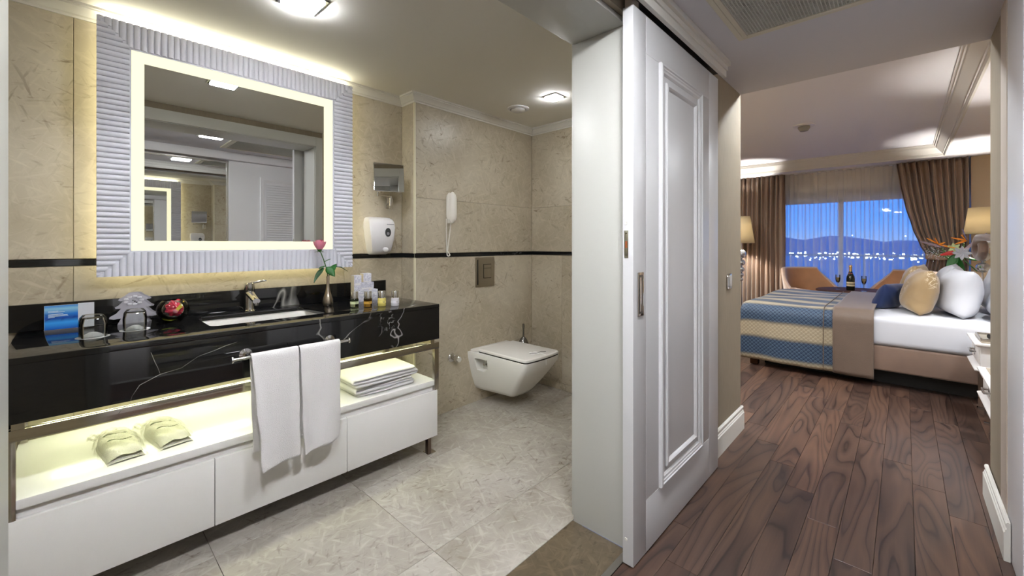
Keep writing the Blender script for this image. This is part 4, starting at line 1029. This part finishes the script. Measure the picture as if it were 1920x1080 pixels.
body = me0.build('bowl', M['ceramic'], tl, smooth=50)
# fixing niche in the visible flank
cut = MB().prism([(2.345, .365), (2.215, .372), (2.225, .302), (2.270, .272), (2.340, .275)], 'x', 1.9, 2.165)
cme = bpy.data.objects.new('cutter', cut.mesh('cutter', None, WL[tl.name])); col.objects.link(cme); cme.parent = tl
bpy.context.view_layer.update()
m_ = body.modifiers.new('niche', 'BOOLEAN'); m_.object = cme; m_.operation = 'DIFFERENCE'; m_.solver = 'EXACT'
bpy.context.view_layer.update()
nm = bpy.data.meshes.new_from_object(body.evaluated_get(bpy.context.evaluated_depsgraph_get()))
body.modifiers.clear(); body.data = nm; bpy.data.objects.remove(cme)
MB().lathe([(.018, 0), (.018, -.012), (.010, -.016), (.010, -.05)], (2.163, 2.275, .325), 16, 'x').build('fixing_bolt', M['chrome'], tl, smooth=True)
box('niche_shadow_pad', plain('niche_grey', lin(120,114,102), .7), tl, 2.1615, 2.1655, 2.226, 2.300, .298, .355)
def lidring(g, z): 
    x0, x1, y0, y1 = 2.112-g, 2.494+g, 1.852-g, 2.335+g
    p = [(x0+.0, y1), (x0, y0+.035)]
    for k in range(1, 5): a = R(180+90*k/5); p.append((x0+.03+.03*math.cos(a), y0+.035+.03*math.sin(a)))
    for k in range(5): u = (k+.5)/5; p.append((x0+.03+(x1-x0-.06)*u, y0-.010*math.sin(math.pi*u)+.004))
    for k in range(1, 5): a = R(270+90*k/5); p.append((x1-.03+.03*math.cos(a), y0+.035+.03*math.sin(a)))
    p += [(x1, y0+.035), (x1, y1)]
    return [(a, b, z) for a, b in p]
MB().rings([lidring(-.003, .4045), lidring(-.003, .4145)]).build('seat_gap', M['black'], tl)
MB().rings([lidring(-.001, .4135), lidring(0, .4155), lidring(0, .428), lidring(-.006, .434)]).build('lid', M['ceramic'], tl, .002, smooth=40)
MB().prism(rrect(2.10, 2.50, 2.345, 2.419, .012), 'z', .405, .420).build('hinge_deck', M['ceramic'], tl, .004)
# paper band tag on the lid
tg = thing('paper_tag', 'small white paper hygiene tag with string on the toilet lid', 'tag', (2.30, 1.92, .4345))
pp = plain('paper_white', lin(250,250,250), .7)
for k in range(4):
    a = R(90*k+20); MB().lathe([(.020, .0003), (.020, .0010)], (2.300+.024*math.cos(a), 1.945+.018*math.sin(a), .4345+.0003*k), 14).build('paper_petal', pp, tg)
MB().tube([(2.262, 1.955, .437), (2.30, 1.925, .4375), (2.36, 1.93, .4375), (2.385, 1.905, .437)], .0018, 6).build('string', M['dark_plastic'], tg)
MB().grid(lambda u, v: (2.318+.012*u, 1.936-.082*min(1, v*1.5)-.004*max(0, v-.667), .4362+.001*math.sin(9*v) - (.075*max(0, (v-.62)/.38))), 2, 16).build('ribbon', pp, tg, smooth=True); mod(tg.children[-1], 'SOLIDIFY', thickness=.0008)
# toilet brush
tb = thing('toilet_brush', 'dark chrome toilet brush in its holder behind the toilet', 'brush', (2.645, 2.355, 0))
DC = plain('dark_chrome', (.20,.19,.18), .16, 1.0)
MB().lathe([(.046, 0), (.046, .34), (.044, .38), (.030, .415), (.012, .435)], (2.645, 2.355, 0), 24).build('holder', DC, tb, smooth=40)
MB().lathe([(.009, .43), (.0075, .44), (.0075, .50), (.009, .505), (.009, .545)], (2.645, 2.355, 0), 14).build('handle', DC, tb, smooth=40)
# ------------------------------------------------------------------ bed
X0, X1, YF, YH = 4.72, 6.60, 1.215, -.84
bd = thing('bed', 'king-size bed with brown velvet base and scrolled headboard', 'bed', ((X0+X1)/2, .2, 0))
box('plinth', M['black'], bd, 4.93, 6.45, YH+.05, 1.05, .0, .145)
box('base', M['velvet'], bd, X0+.012, X1-.012, YH, YF-.02, .145, .357, .018, seg=3)
ms = box('mattress', M['linen_stripe'] if 'linen_stripe' in M else M['linen'], bd, X0+.004, X1-.004, YH+.01, YF-.012, .358, .600, .045, seg=4)
for x in (4.80, 6.45): box('foot', M['dark_wood'], bd, x, x+.07, YF-.13, YF-.06, 0, .145, .004)
# headboard: padded panel with scrolled rolled frame
yh = -.73
box('headboard_panel', M['velvet_chair'], bd, X0-.02, X1-.10, yh-.09, yh-.02, .30, 1.16, .03, seg=3)
path = []
for k in range(26):
    t_ = k/25
    if t_ < .45: q = t_/.45; path.append((X0-.05+(X1-.55-X0)*q, yh+.17*max(0, q-.6)/.4, 1.20+.09*q*q))
    else:
        q = (t_-.45)/.55; a = R(90-300*q); rr = 1-.30*q; path.append((6.28+.32*math.cos(a)*rr, yh+.175, 1.18+.115*math.sin(a)*rr))
MB().tube(path, .035, 12).build('headboard_scroll', M['velvet'], bd, smooth=True)
MB().sphere((6.28, yh+.15, 1.18), .085, 16, 10, (2.4, .35, 1.0)).build('headboard_boss', M['velvet_chair'], bd, smooth=True)
# quilted blanket: one sheet over the top and down the near, far and foot sides, UV in metres
t = NT('blue_cream_quilt'); tc0 = t.n('TexCoord'); sp0 = t.n('SeparateXYZ'); t.t.links.new(tc0.outputs['UV'], sp0.inputs[0]); U, V = sp0.outputs['X'], sp0.outputs['Y']
wob = t.math('MULTIPLY', t.math('SUBTRACT', t.noise(t.coords(), 3, 2), .5), .03)
ph = t.math('MULTIPLY', t.math('ADD', V, wob), 2*math.pi/.345)
band = t.math('MULTIPLY_ADD', t.math('COSINE', t.math('SUBTRACT', ph, 2*math.pi*.1375/.345)), .5, .5)
blue = t.ramp(band, (.40, 0.0), (.58, 1.0))
# staggered lattice of little rings
P_ = .036
a = t.math('FRACT', t.math('DIVIDE', t.math('ADD', U, V), P_)); b = t.math('FRACT', t.math('DIVIDE', t.math('SUBTRACT', U, V), P_))
da = t.math('SUBTRACT', a, .5); db = t.math('SUBTRACT', b, .5)
r_ = t.math('SQRT', t.math('ADD', t.math('MULTIPLY', da, da), t.math('MULTIPLY', db, db)))
ring = t.math('MULTIPLY', t.math('COMPARE', r_, .30, .075), 1.0); dot = t.math('LESS_THAN', r_, .10)
mk = t.math('MAXIMUM', ring, dot)
dark = t.mix(t.math('MULTIPLY', mk, .8), lin(24,46,74), lin(86,110,132)); mid = t.mix(mk, lin(158,145,121), lin(178,167,143))
edge = t.ramp(band, (.22, 0.0), (.42, 1.0))
c = t.mix(edge, mid, lin(112,106,94)); c = t.mix(blue, c, dark)
t.principled(Base_Color=c, Roughness=.6, Sheen_Weight=.2); t.bump(t.math('SUBTRACT', 1.0, r_), .5, .006); M['quilt'] = t.m
def drape(x0, x1, y0, y1, zt, zh, rad, name, label, mat, foot=False, nu=30, wav=.006, th=.012):
    s_side = zt - zh - rad; arc = rad*math.pi/2; top = (x1-x0) - 2*rad
    tot = 2*(s_side+arc)+top
    def sect(s):
        if s < s_side: return (x0, zh+s, s/s_side)
        s -= s_side
        if s < arc: a_ = s/rad; return (x0+rad-rad*math.cos(a_), zt-rad+rad*math.sin(a_), 1)
        s -= arc
        if s < top: return (x0+rad+s, zt, 2)
        s -= top
        if s < arc: a_ = s/rad; return (x1-rad+rad*math.sin(a_), zt-rad+rad*math.cos(a_), 1)
        s -= arc; return (x1, zt-rad-s, 1-s/s_side)
    fl_ = (zt-.18) if foot else 0
    yr = y1-y0
    def fn(u, v):
        s = v*tot; x, z, k = sect(s); y = y0+yr*u
        if foot:      # last part of the sheet falls over the foot
            L = yr + .30; yy = u*L
            if yy > yr - .05:
                d = yy-(yr-.05); a_ = min(d/.05, math.pi/2); y = y1-.05+.05*math.sin(a_); dz = .05*(1-math.cos(a_)) + max(0, d-.05*math.pi/2)
                if k == 2: z = z-dz
                else: z = max(zh, z-dz*max(0, min(1, (z-zh)/(zt-zh))))
            else: y = y0+yy
        if k < 1: x += (-1 if x < (x0+x1)/2 else 1)*(.010*math.sin(y*9+1)+.006*math.sin(y*23))*(1-k)
        z += wav*math.sin(y*7+x*5)*(1 if k == 2 else 0)
        return (x, y, z)
    L = yr+.30 if foot else yr
    me = MB().grid(fn, nu, 90, lambda u, v: (y0+L*u, v*tot)).mesh(name, mat, ((x0+x1)/2, (y0+y1)/2, zh), smooth=True, fix=False)
    o = bpy.data.objects.new(name, me); col.objects.link(o); o.location = ((x0+x1)/2, (y0+y1)/2, zh); WL[o.name] = o.location.copy()
    tag(o, label, 'blanket' if foot else 'bed runner'); mod(o, 'SOLIDIFY', thickness=th, offset=1); return o
qb = drape(X0-.012, X1+.012, .455, YF+.015, .628, .072, .10, 'quilt', 'quilted blanket striped blue and cream over the foot of the bed', M['quilt'], True, 44)
for yy in (.535,):
    s_ = [(X0-.034, yy, .075+.04*k) for k in range(12)] + [(X0-.022+.1-.1*math.cos(R(a_)), yy, .54+.1*math.sin(R(a_))) for a_ in range(10, 91, 10)] + [(X0+.12+.2*k, yy, .646) for k in range(9)]
    MB().tube(s_, .004, 6).build('piping', plain('brown_piping', lin(86,72,58), .7), qb, smooth=True)
drape(X0-.020, X1+.02, .190, .470, .650, .066, .10, 'bed_runner', 'bronze brown runner lying across the bed', M['runner'], False, 16, .004, .008)
# ------------------------------------------------------------------ pillows
def pillow(name, label, c, w_, h_, d_, rz, tilt, mat, group, roll=0, pinch=.05, cord=None):
    """standing pillow: broad faces along local y, width along local x, lower edge on c"""
    def fn(sgn):
        def f(u, v):
            a, b = 2*u-1, 2*v-1
            e = (max(0, 1-abs(a)**2.6)*max(0, 1-abs(b)**(2.4 if b > 0 else 5.0)))**.55
            px_ = a*w_/2*(1-pinch*(1-b*b)**1.0*abs(a)**3); pz = b*h_/2*(1-pinch*(1-a*a)*abs(b)**3)
            wr = .004*math.sin(9*a+7*b)*e
            return (px_, sgn*(d_/2*e+wr), pz+h_/2)
        return f
    mb = MB(); n = 22
    mb.grid(fn(1), n, n); mb.grid(fn(-1), n, n)
    bm_o = mb.mesh(name, mat, smooth=True, fix=False)
    bm = bmesh.new(); bm.from_mesh(bm_o); bmesh.ops.remove_doubles(bm, verts=bm.verts, dist=1e-5); bmesh.ops.recalc_face_normals(bm, faces=bm.faces); bm.to_mesh(bm_o); bm.free()
    for p in bm_o.polygons: p.use_smooth = True
    o = bpy.data.objects.new(name, bm_o); col.objects.link(o); o.location = c; o.rotation_euler = (R(tilt), R(roll), R(rz)); WL[o.name] = Vector(c)
    tag(o, label, 'pillow', group); return o
g1 = 'white bed pillows'
pillow('pillow', 'white striped pillow standing nearest the gold cushions', (5.30, -.31, .605), .58, .40, .25, 8, 10, M['linen'], g1)
pillow('pillow', 'white pillow tucked behind the nearest white one', (6.02, -.30, .605), .58, .42, .22, -6, 8, M['linen'], g1)
pillow('pillow', 'white pillow leaning on the headboard at the near side', (5.10, -.58, .605), .62, .40, .24, 4, 18, M['linen'], g1)
pillow('pillow', 'white pillow leaning on the headboard at the far side', (5.74, -.58, .605), .60, .50, .22, 0, 14, M['linen'], g1)
g2 = 'gold patterned cushions'
pillow('cushion', 'gold satin cushion with cream embroidery, the nearer one', (5.22, -.06, .605), .42, .40, .22, 10, 12, M['gold'], g2)
pillow('cushion', 'gold satin cushion with frilled edge, behind the nearer gold one', (5.78, -.04, .605), .44, .42, .20, -10, 10, M['gold'], g2)
pillow('cushion', 'small navy blue satin cushion in front of the gold ones', (5.46, .145, .605), .36, .26, .14, -28, 24, M['navy'], None)
# ------------------------------------------------------------------ nightstands
WPN = plain('nightstand_white', lin(226,222,220), .35)
def nightstand(x0, x1, y0, y1, z0, z1, name, label, legs):
    t_ = thing(name, label, 'nightstand', ((x0+x1)/2, (y0+y1)/2, 0))
    MB().rings([[(x0+a, y0+a, z), (x1-a, y0+a, z), (x1-a, y1-a, z), (x0+a, y1-a, z)] for a, z in ((.03, z0+.03), (.03, z1-.03))]).build('body', WPN, t_, .002)
    MB().rings([[(x0+a, y0+a, z), (x1-a, y0+a, z), (x1-a, y1-a, z), (x0+a, y1-a, z)] for a, z in ((.03, z1-.03), (.012, z1-.022), (.0, z1-.014), (0, z1-.002), (.004, z1))]).build('top', WPN, t_, .001)
    MB().rings([[(x0+a, y0+a, z), (x1-a, y0+a, z), (x1-a, y1-a, z), (x0+a, y1-a, z)] for a, z in ((.02, z0), (.0, z0+.006), (.0, z0+.014), (.03, z0+.032))]).build('base_moulding', WPN, t_, .001)
    box('inset_top', plain('stone_top_'+str(len(bpy.data.materials)), lin(150,140,124), .3), t_, x0+.035, x1-.035, y0+.035, y1-.035, z1+.0003, z1+.003)
    d_ = box('drawer', WPN, t_, x0+.055, x1-.055, y1-.030, y1-.022, z0+.045, z1-.05, .002)
    xm, zm = (x0+x1)/2, (z0+z1)/2+.01
    MB().tube([(xm-.055, y1-.024, zm), (xm-.055, y1+.004, zm), (xm+.055, y1+.004, zm), (xm+.055, y1-.024, zm)], .007, 10).build('handle', M['chrome'], d_, smooth=True)
    box('handle_plate', M['chrome'], d_, xm-.018, xm+.018, y1-.0235, y1-.019, zm-.03, zm+.03, .001)
    for lx in (x0+.07, x1-.04):
        for ly in (y1-.065, y0+.04):
            MB().rings([[(lx+q*a, ly+q*b, z) for a, b in ((-1,-1),(1,-1),(1,1),(-1,1))] for q, z in ((.022, z0+.004), (.022, z0-.02), (.014, z0-.03), (.013, .02), (.018, .012), (.018, 0))]).build('leg', M['chrome'], t_, smooth=False)
    return t_
nightstand(4.19, 4.655, -.80, -.345, .362, .552, 'nightstand', 'white nightstand with stone top beside the bed, the taller near one', 1)
nightstand(3.40, 4.06, -.80, -.345, .25, .426, 'nightstand', 'low white chest with chrome handle partly behind the hall wall', 1)
nightstand(6.78, 7.34, -.98, -.30, .42, .60, 'nightstand', 'white nightstand on the window side of the bed under the flowers', 1)
ty = thing('tray', 'small grey tray on the near nightstand', 'tray', (4.42, -.50, .555))
MB().box(4.29, 4.57, -.62, -.385, .5555, .562).build('tray_base', plain('tray_grey', lin(140,134,122), .4), ty, .002)
for a in ((4.285, 4.575, -.627, -.620), (4.285, 4.575, -.387, -.380), (4.285, 4.292, -.620, -.387), (4.568, 4.575, -.620, -.387)): box('tray_edge', M['steel'], ty, *a, .5555, .576, .001)
pn = thing('reading_torch', 'small chrome reading torch lying on the tray', 'torch', (4.44, -.50, .562))
MB().tube([(4.40, -.445, .578), (4.48, -.56, .578)], .012, 12).build('barrel', M['chrome'], pn, smooth=True)
MB().tube([(4.39, -.43, .578), (4.40, -.445, .578)], [.017, .013], 12).build('head', M['dark_plastic'], pn, smooth=True)
nb = single(MB().box(4.49, 4.555, -.60, -.44, .5622, .568), 'notepad', 'small cream notepad on the tray', 'notepad', plain('pad_cream', lin(206,176,150), .6), (4.52, -.52, .5622))
# ------------------------------------------------------------------ lamps
t = NT('lamp_shade_fabric'); v = t.coords(scale=(1,1,1)); nn = t.noise(v, 120, 2)
a = t.n('BsdfDiffuse', i_Color=lin(238,222,190)); b = t.n('BsdfTranslucent', i_Color=lin(244,234,204)); m_ = t.n('MixShader', i_0=.5)
t.t.links.new(a.outputs[0], m_.inputs[1]); t.t.links.new(b.outputs[0], m_.inputs[2]); t.t.links.new(m_.outputs[0], t.out.inputs[0]); M['shade'] = t.m
def bulb(x, y, z, parent, e):
    ob = MB().sphere((x, y, z), .03, 14, 8, (1, 1, 1.2)).build('bulb', emit('bulb_glow_'+str(len(bpy.data.materials)), (1, .94, .86), e*42), parent, smooth=True)
def lamp_balls(x, y, z0, rs, parent):
    z = z0
    for r_ in rs:
        MB().sphere((x, y, z+r_), r_, 20, 12).build('glass_ball', M['ball'], parent, smooth=True)
        z += 2*r_
        MB().lathe([(.014, 0), (.018, .006), (.014, .012)], (x, y, z-.002), 14).build('collar', M['chrome'], parent, smooth=True); z += .008
    return z
M['ball'] = plain('crystal_ball', (.62,.66,.72), .04, .85)
lx, ly = 7.50, 1.93
fl_ = thing('floor_lamp', 'floor lamp with cream shade and stacked crystal balls by the drapes', 'lamp', (lx, ly, 0))
zs0 = 1.24
MB().lathe([(.15, 0), (.15, .015), (.03, .03), (.013, .05), (.013, .62)], (lx, ly, 0), 24).build('base', M['chrome'], fl_, smooth=True)
zt2 = lamp_balls(lx, ly, .62, (.030, .036, .046, .056, .075), fl_)
MB().tube([(lx, ly, zt2-.01), (lx, ly, zs0+.16)], .009, 10).build('pole', M['chrome'], fl_, smooth=True)
sh = MB().lathe([(.19, zs0), (.125, zs0+.43)], (lx, ly, 0), 32, cap0=False, cap1=False).build('lamp_shade', M['shade'], fl_, smooth=True); mod(sh, 'SOLIDIFY', thickness=.002)
bulb(lx, ly, zs0+.20, fl_, L_LAMP)
def table_lamp(lx, ly, zb_, zs0, label, e):
    tl_ = thing('table_lamp', label, 'lamp', (lx, ly, zb_), 0, 'bedside table lamps')
    MB().lathe([(.07, 0), (.07, .012), (.02, .025), (.012, .05), (.012, .30)], (lx, ly, zb_+.0005), 24).build('base', M['chrome'], tl_, smooth=True)
    zt2 = lamp_balls(lx, ly, zb_+.29, (.06, .06, .07), tl_)
    MB().tube([(lx, ly, zt2-.01), (lx, ly, zs0+.12)], .009, 10).build('pole', M['chrome'], tl_, smooth=True)
    sh = MB().lathe([(.155, zs0), (.115, zs0+.30)], (lx, ly, 0), 32, cap0=False, cap1=False).build('lamp_shade', M['shade'], tl_, smooth=True); mod(sh, 'SOLIDIFY', thickness=.002)
    bulb(lx, ly, zs0+.14, tl_, e)
table_lamp(7.16, -.655, .603, 1.34, 'table lamp with cream shade on the window side of the headboard', L_LAMP*.7)
table_lamp(4.42, -.715, .555, 1.29, 'table lamp with cream shade on the near nightstand, behind the hall wall corner', L_LAMP*.34)
# ------------------------------------------------------------------ curtains
def pleats(name, label, group, mat, yl, yr, x, z0, z1, folds, amp, nv=16, th=.003, over=0.0):
    """yl(z), yr(z): the two edges of the hanging; pleats share the width"""
    per = 14
    def fn(u, v):
        z = z0+(z1-z0)*v; a_ = yl(z); b_ = yr(z); ph_ = 2*math.pi*folds*u
        irr = .35*math.sin(2.7*ph_/5+1.3)+.25*math.sin(ph_*.61)
        y = a_+(b_-a_)*u + over*abs(b_-a_)/folds*math.sin(2*ph_+irr)
        am = amp*(1+.35*math.sin(ph_*.37+2))*min(1, abs(b_-a_)/max(.01, abs(yl(z1)-yr(z1)))+.25)
        return (x + am*math.sin(ph_+irr+.25*math.sin(z*2+u*9)), y+.004*math.sin(z*3+ph_), z)
    me = MB().grid(fn, int(folds*per), nv).mesh(name, mat, (x, (yl(z1)+yr(z1))/2, z0), smooth=True, fix=False)
    o = bpy.data.objects.new(name, me); col.objects.link(o); o.location = (x, (yl(z1)+yr(z1))/2, z0); WL[o.name] = o.location.copy()
    tag(o, label, 'curtain', group)
    if th: mod(o, 'SOLIDIFY', thickness=th)
    return o
pleats('curtain', 'brown drape hanging straight behind the floor lamp', 'brown drapes', M['curtain'], lambda z: 1.40, lambda z: 2.30, 7.93, .015, 2.345, 13, .040)
import bisect
LZ = [(.0, -.16), (.8, -.19), (1.02, -.225), (1.08, -.215), (1.20, -.155), (1.45, -.075), (1.75, -.005), (2.05, .045), (2.33, .075), (2.4, .078)]
def ledge(z):
    for (a, p), (b, q_) in zip(LZ, LZ[1:]):
        if z <= b: f_ = (z-a)/(b-a); f_ = f_*f_*(3-2*f_)*.4+f_*.6; return p+(q_-p)*f_
    return LZ[-1][1]
rc = pleats('curtain', 'brown drape gathered by a tieback beside the headboard lamp', 'brown drapes', M['curtain'], ledge, lambda z: -.605, 7.90, .015, 2.345, 11, .040, 40)
MB().grid(lambda u, v: (7.835-.02*math.sin(math.pi*u), -.205-.405*u, 1.02+.075*v+.03*u*u-.01*math.sin(math.pi*u)), 14, 3).build('tieback', M['curtain'], rc, smooth=True, fix=False); mod(rc.children[-1], 'SOLIDIFY', thickness=.006)
t = NT('sheer_voile'); a = t.n('BsdfDiffuse', i_Color=lin(253,248,236)); b = t.n('BsdfTranslucent', i_Color=lin(253,248,236)); m1 = t.n('MixShader', i_0=.5); tr = t.n('BsdfTransparent'); m2 = t.n('MixShader', i_0=.38)
t.t.links.new(a.outputs[0], m1.inputs[1]); t.t.links.new(b.outputs[0], m1.inputs[2]); t.t.links.new(tr.outputs[0], m2.inputs[1]); t.t.links.new(m1.outputs[0], m2.inputs[2]); t.t.links.new(m2.outputs[0], t.out.inputs[0]); M['sheer'] = t.m
pleats('sheer_curtain', 'cream sheer curtain across the bedroom window', None, M['sheer'], lambda z: 1.50, lambda z: -.45, 8.03, .02, 2.345, 19, .034, 10, 0, .20)
tr_ = thing('curtain_rail', 'white curtain rail hidden at the bedroom ceiling', 'rail', (7.97, .85, 2.346)); box('track', M['white_trim'], tr_, 7.92, 8.05, -.60, 2.40, 2.3455, 2.3499)
# ------------------------------------------------------------------ armchairs and table
def armchair(x, y, rz, label):
    t_ = thing('armchair', label, 'armchair', (x, y, 0), R(rz), 'brown velvet tub chairs')
    def top(a): 
        q = abs(a)
        return .850 if q < 48 else (.850-.275*(min(1, (q-48)/40))**.8 if q < 88 else .575-.02*(q-88)/40)
    def shell(rad, zoff):
        def f(u, v):
            a = -128+256*u; zt_ = top(a)+zoff; z = .30+(zt_-.30)*v; rr = rad*(1+.16*v*(1 if abs(a) < 95 else .3)) ; ex = 1.0
            return (rr*math.cos(R(a)), rr*math.sin(R(a))*1.04, z)
        return f
    n1, n2 = 64, 10
    o_ = MB(); o_.grid(shell(.345, 0), n1, n2); o_.build('shell_outer', M['velvet_light'], t_, smooth=True, world=False, fix=False)
    i_ = MB(); i_.grid(shell(.300, 0), n1, n2); i_.build('shell_inner', M['velvet_chair'], t_, smooth=True, world=False, fix=False)
    r_ = MB(); so, si = shell(.345, 0), shell(.300, 0)
    rings_ = []
    for k in range(n1+1):
        u = k/n1; p, q = Vector(so(u, 1)), Vector(si(u, 1)); m = (p+q)/2; d = (p-q)/2
        rings_.append([m+d*math.cos(R(w_))+Vector((0, 0, .022*math.sin(R(w_)))) for w_ in range(0, 181, 30)])
    r_.rings(rings_, False, False, False); r_.build('rim', M['velvet_light'], t_, smooth=True, world=False)
    e_ = MB()
    for k in (0, 1): 
        e_.add([so(k, j/n2) for j in range(n2+1)] + [si(k, j/n2) for j in range(n2+1)], [(j, j+1, n2+2+j, n2+1+j) for j in range(n2)])
    e_.build('arm_front', M['velvet_light'], t_, smooth=True, world=False)
    MB().lathe([(.29, .28), (.295, .30), (.295, .42), (.27, .45), (.02, .46)], (0, 0, 0), 30).build('seat', M['velvet_chair'], t_, smooth=True, world=False)
    for k in range(4):
        a = R(45+90*k); MB().tube([(.22*math.cos(a), .22*math.sin(a), .30), (.27*math.cos(a), .27*math.sin(a), 0)], [.02, .012], 10).build('leg', M['dark_wood'], t_, smooth=True, world=False)
armchair(7.50, .96, 52, 'brown velvet tub chair between the floor lamp side and the bottle')
armchair(7.52, .08, -44, 'brown velvet tub chair behind the navy cushion')
rt = thing('round_table', 'small round dark table holding the bottle and two glasses', 'table', (7.045, .470, 0))
MB().lathe([(.40, .595), (.415, .600), (.415, .615), (.40, .622)], (7.045, .47, 0), 44).build('table_top', M['dark_wood'], rt, smooth=40)
MB().lathe([(.20, 0), (.20, .015), (.04, .04), (.03, .08), (.03, .594)], (7.045, .47, 0), 28).build('pedestal', M['dark_wood'], rt, smooth=True)
wx, wy, wz = 6.96, .508, .6225
bt = thing('champagne_bottle', 'dark champagne bottle with gold foil and cream label on the round table', 'bottle', (wx, wy, wz))
MB().lathe([(.040, 0), (.044, .006), (.044, .15), (.040, .18), (.026, .215), (.017, .245), (.015, .26)], (wx, wy, wz), 28).build('bottle_body', plain('bottle_black_green', (.008,.010,.007), .08), bt, smooth=True)
MB().lathe([(.0195, .225), (.0165, .25), (.0155, .30), (.019, .303), (.019, .318), (.013, .326)], (wx, wy, wz), 24).build('foil', M['gold_metal'], bt, smooth=True)
MB().lathe([(.0445, .055), (.0445, .110)], (wx, wy, wz), 28, cap0=False, cap1=False).build('front_label', plain('label_cream', lin(222,206,170), .5), bt, smooth=True)
MB().lathe([(.0285, .200), (.0245, .222)], (wx, wy, wz), 28, cap0=False, cap1=False).build('neck_label', plain('label_red', lin(150,30,26), .5), bt, smooth=True)
for k in range(2): MB().lathe([(.0449, .075+.012*k), (.0449, .082+.010*k)], (wx, wy, wz), 28, cap0=False, cap1=False).build('label_print', plain('label_ink_%d' % k, lin(86,70,44), .5), bt, smooth=True)
for x, y, lab in ((6.98, .640, 'champagne flute on the table toward the floor lamp'), (6.90, .372, 'champagne flute on the table toward the cushions')):
    g_ = thing('champagne_flute', lab, 'glass', (x, y, wz), 0, 'champagne flutes')
    MB().lathe([(.033, 0), (.032, .003), (.006, .007), (.004, .02), (.004, .075), (.010, .088), (.022, .11), (.027, .14), (.025, .195), (.0235, .195), (.025, .14), (.020, .113), (.006, .092)], (x, y, wz), 22).build('flute', M['thin_glass'], g_, smooth=True)
    MB().lathe([(.005, .093), (.0195, .114), (.0245, .14), (.0243, .162), (.001, .162)], (x, y, wz), 20).build('wine', plain('champagne', lin(206,164,92), .1, Transmission_Weight=.4), g_, smooth=True)
# ------------------------------------------------------------------ flowers on the window-side nightstand
bxx, byy, bz = 7.0, -.425, .6035
vv = single(MB().lathe([(.05, 0), (.062, .01), (.07, .10), (.06, .19), (.045, .24), (.05, .27), (.045, .268), (.04, .24)], (bxx, byy, bz), 24), 'flower_vase', 'white vase hidden behind the pillows holding the bouquet', 'vase', M['ceramic'], (bxx, byy, bz), smooth=60)
bq = thing('bouquet', 'bouquet of orange strelitzia, white lilies and greenery behind the pillows', 'flowers', (bxx, byy, bz+.2))
OR = plain('strelitzia_orange', lin(240,150,40), .5); BL = plain('strelitzia_blue', lin(120,120,170), .5); BK = plain('strelitzia_bract', lin(150,130,140), .5)
zb = 1.10
def fl_leaf(*a_, **k_): return leaf(*a_, par=bq, **k_)
for sx_, hx in ((1, .135), (-1, -.09)):
    # strelitzia: long bract with upright orange petals
    y0 = byy+hx; z0 = zb+(.12 if sx_ > 0 else .16)
    MB().tube([(bxx, byy, zb-.1), (bxx-.02, byy+hx*.5, zb), (bxx-.04, y0-.02*sx_, z0-.03)], .008, 8).build('stem', M['stem'], bq, smooth=True)
    fl_leaf((bxx-.04, y0-.05*sx_, z0-.04), (-.05, sx_*.95, .35 if sx_ > 0 else -.0), .22, .030, 0, 'bract', BK, side=(.3, 0, 1), th=.006) if sx_ > 0 else fl_leaf((bxx-.04, y0+.03, z0-.12), (-.05, -.75, .85), .27, .032, 0, 'bract', BK, side=(.3, 1, .6), th=.006)
    for k in range(4):
        d_ = ((-.1, .75, .55), (-.1, -.9, -.28), (-.1, .35, .9), (-.1, -.5, .2))[k] if sx_ > 0 else ((-.1, .9, .25), (-.1, .8, -.35), (-.1, .25, .95), (-.1, .5, .75))[k]
        fl_leaf((bxx-.045, y0, z0), d_, (.12, .15, .08, .06)[k] if sx_ > 0 else (.13, .10, .14, .08)[k], .040, 0, 'petal', BL if (sx_ < 0 and k == 2) else OR, side=(1, 0, .5), th=.004)
for k in range(8):
    a = R(45*k); fl_leaf((bxx-.07, byy-.05, zb+.02), (-.35, math.cos(a), math.sin(a)), .085, .045, 0, 'lily_petal', M['linen'], side=(.3, -math.sin(a), math.cos(a)), th=.002)
for k in range(6):
    a = R(60*k+20); fl_leaf((bxx-.05, byy+.01, zb+.08), (-.3, math.cos(a), math.sin(a)), .06, .035, 0, 'bud_petal', plain('lily_green', lin(206,222,170), .5), side=(.3, -math.sin(a), math.cos(a)), th=.002)
fl_leaf((bxx-.05, byy-.02, zb+.04), (-.1, .9, -.3), .15, .05, 0, 'red_spathe', plain('spathe_red', lin(196,40,40), .4), side=(.4, .2, 1), th=.004)
for d_, L_ in (((-.1, -.55, -.6), .22), ((-.1, -.8, -.2), .16), ((-.1, .4, -.8), .2), ((-.2, -.2, -.9), .22)):
    fl_leaf((bxx-.05, byy-.02, zb), d_, L_, .11, .02, 'leaf', M['leaf'], side=(.5, .5, .5), th=.002)
mb = MB(); rg = random.Random(9)
for k in range(110):
    mb.sphere((bxx-.05+rg.uniform(-.04, .04), byy+.16+rg.gauss(0, .055), zb+.02+rg.gauss(0, .05)), .0055, 5, 3)
gy = mb.build('baby_breath', M['linen'], bq); gy['kind'] = 'stuff'
mb = MB()
for k in range(16): mb.tube([(bxx-.03, byy+.03, zb-.06), (bxx-.05, byy+.10+rg.uniform(-.02, .06), zb+.0), (bxx-.05, byy+.16+rg.gauss(0, .05), zb+.03+rg.gauss(0, .04))], .0014, 4)
mb.build('sprig_stems', M['stem'], bq)
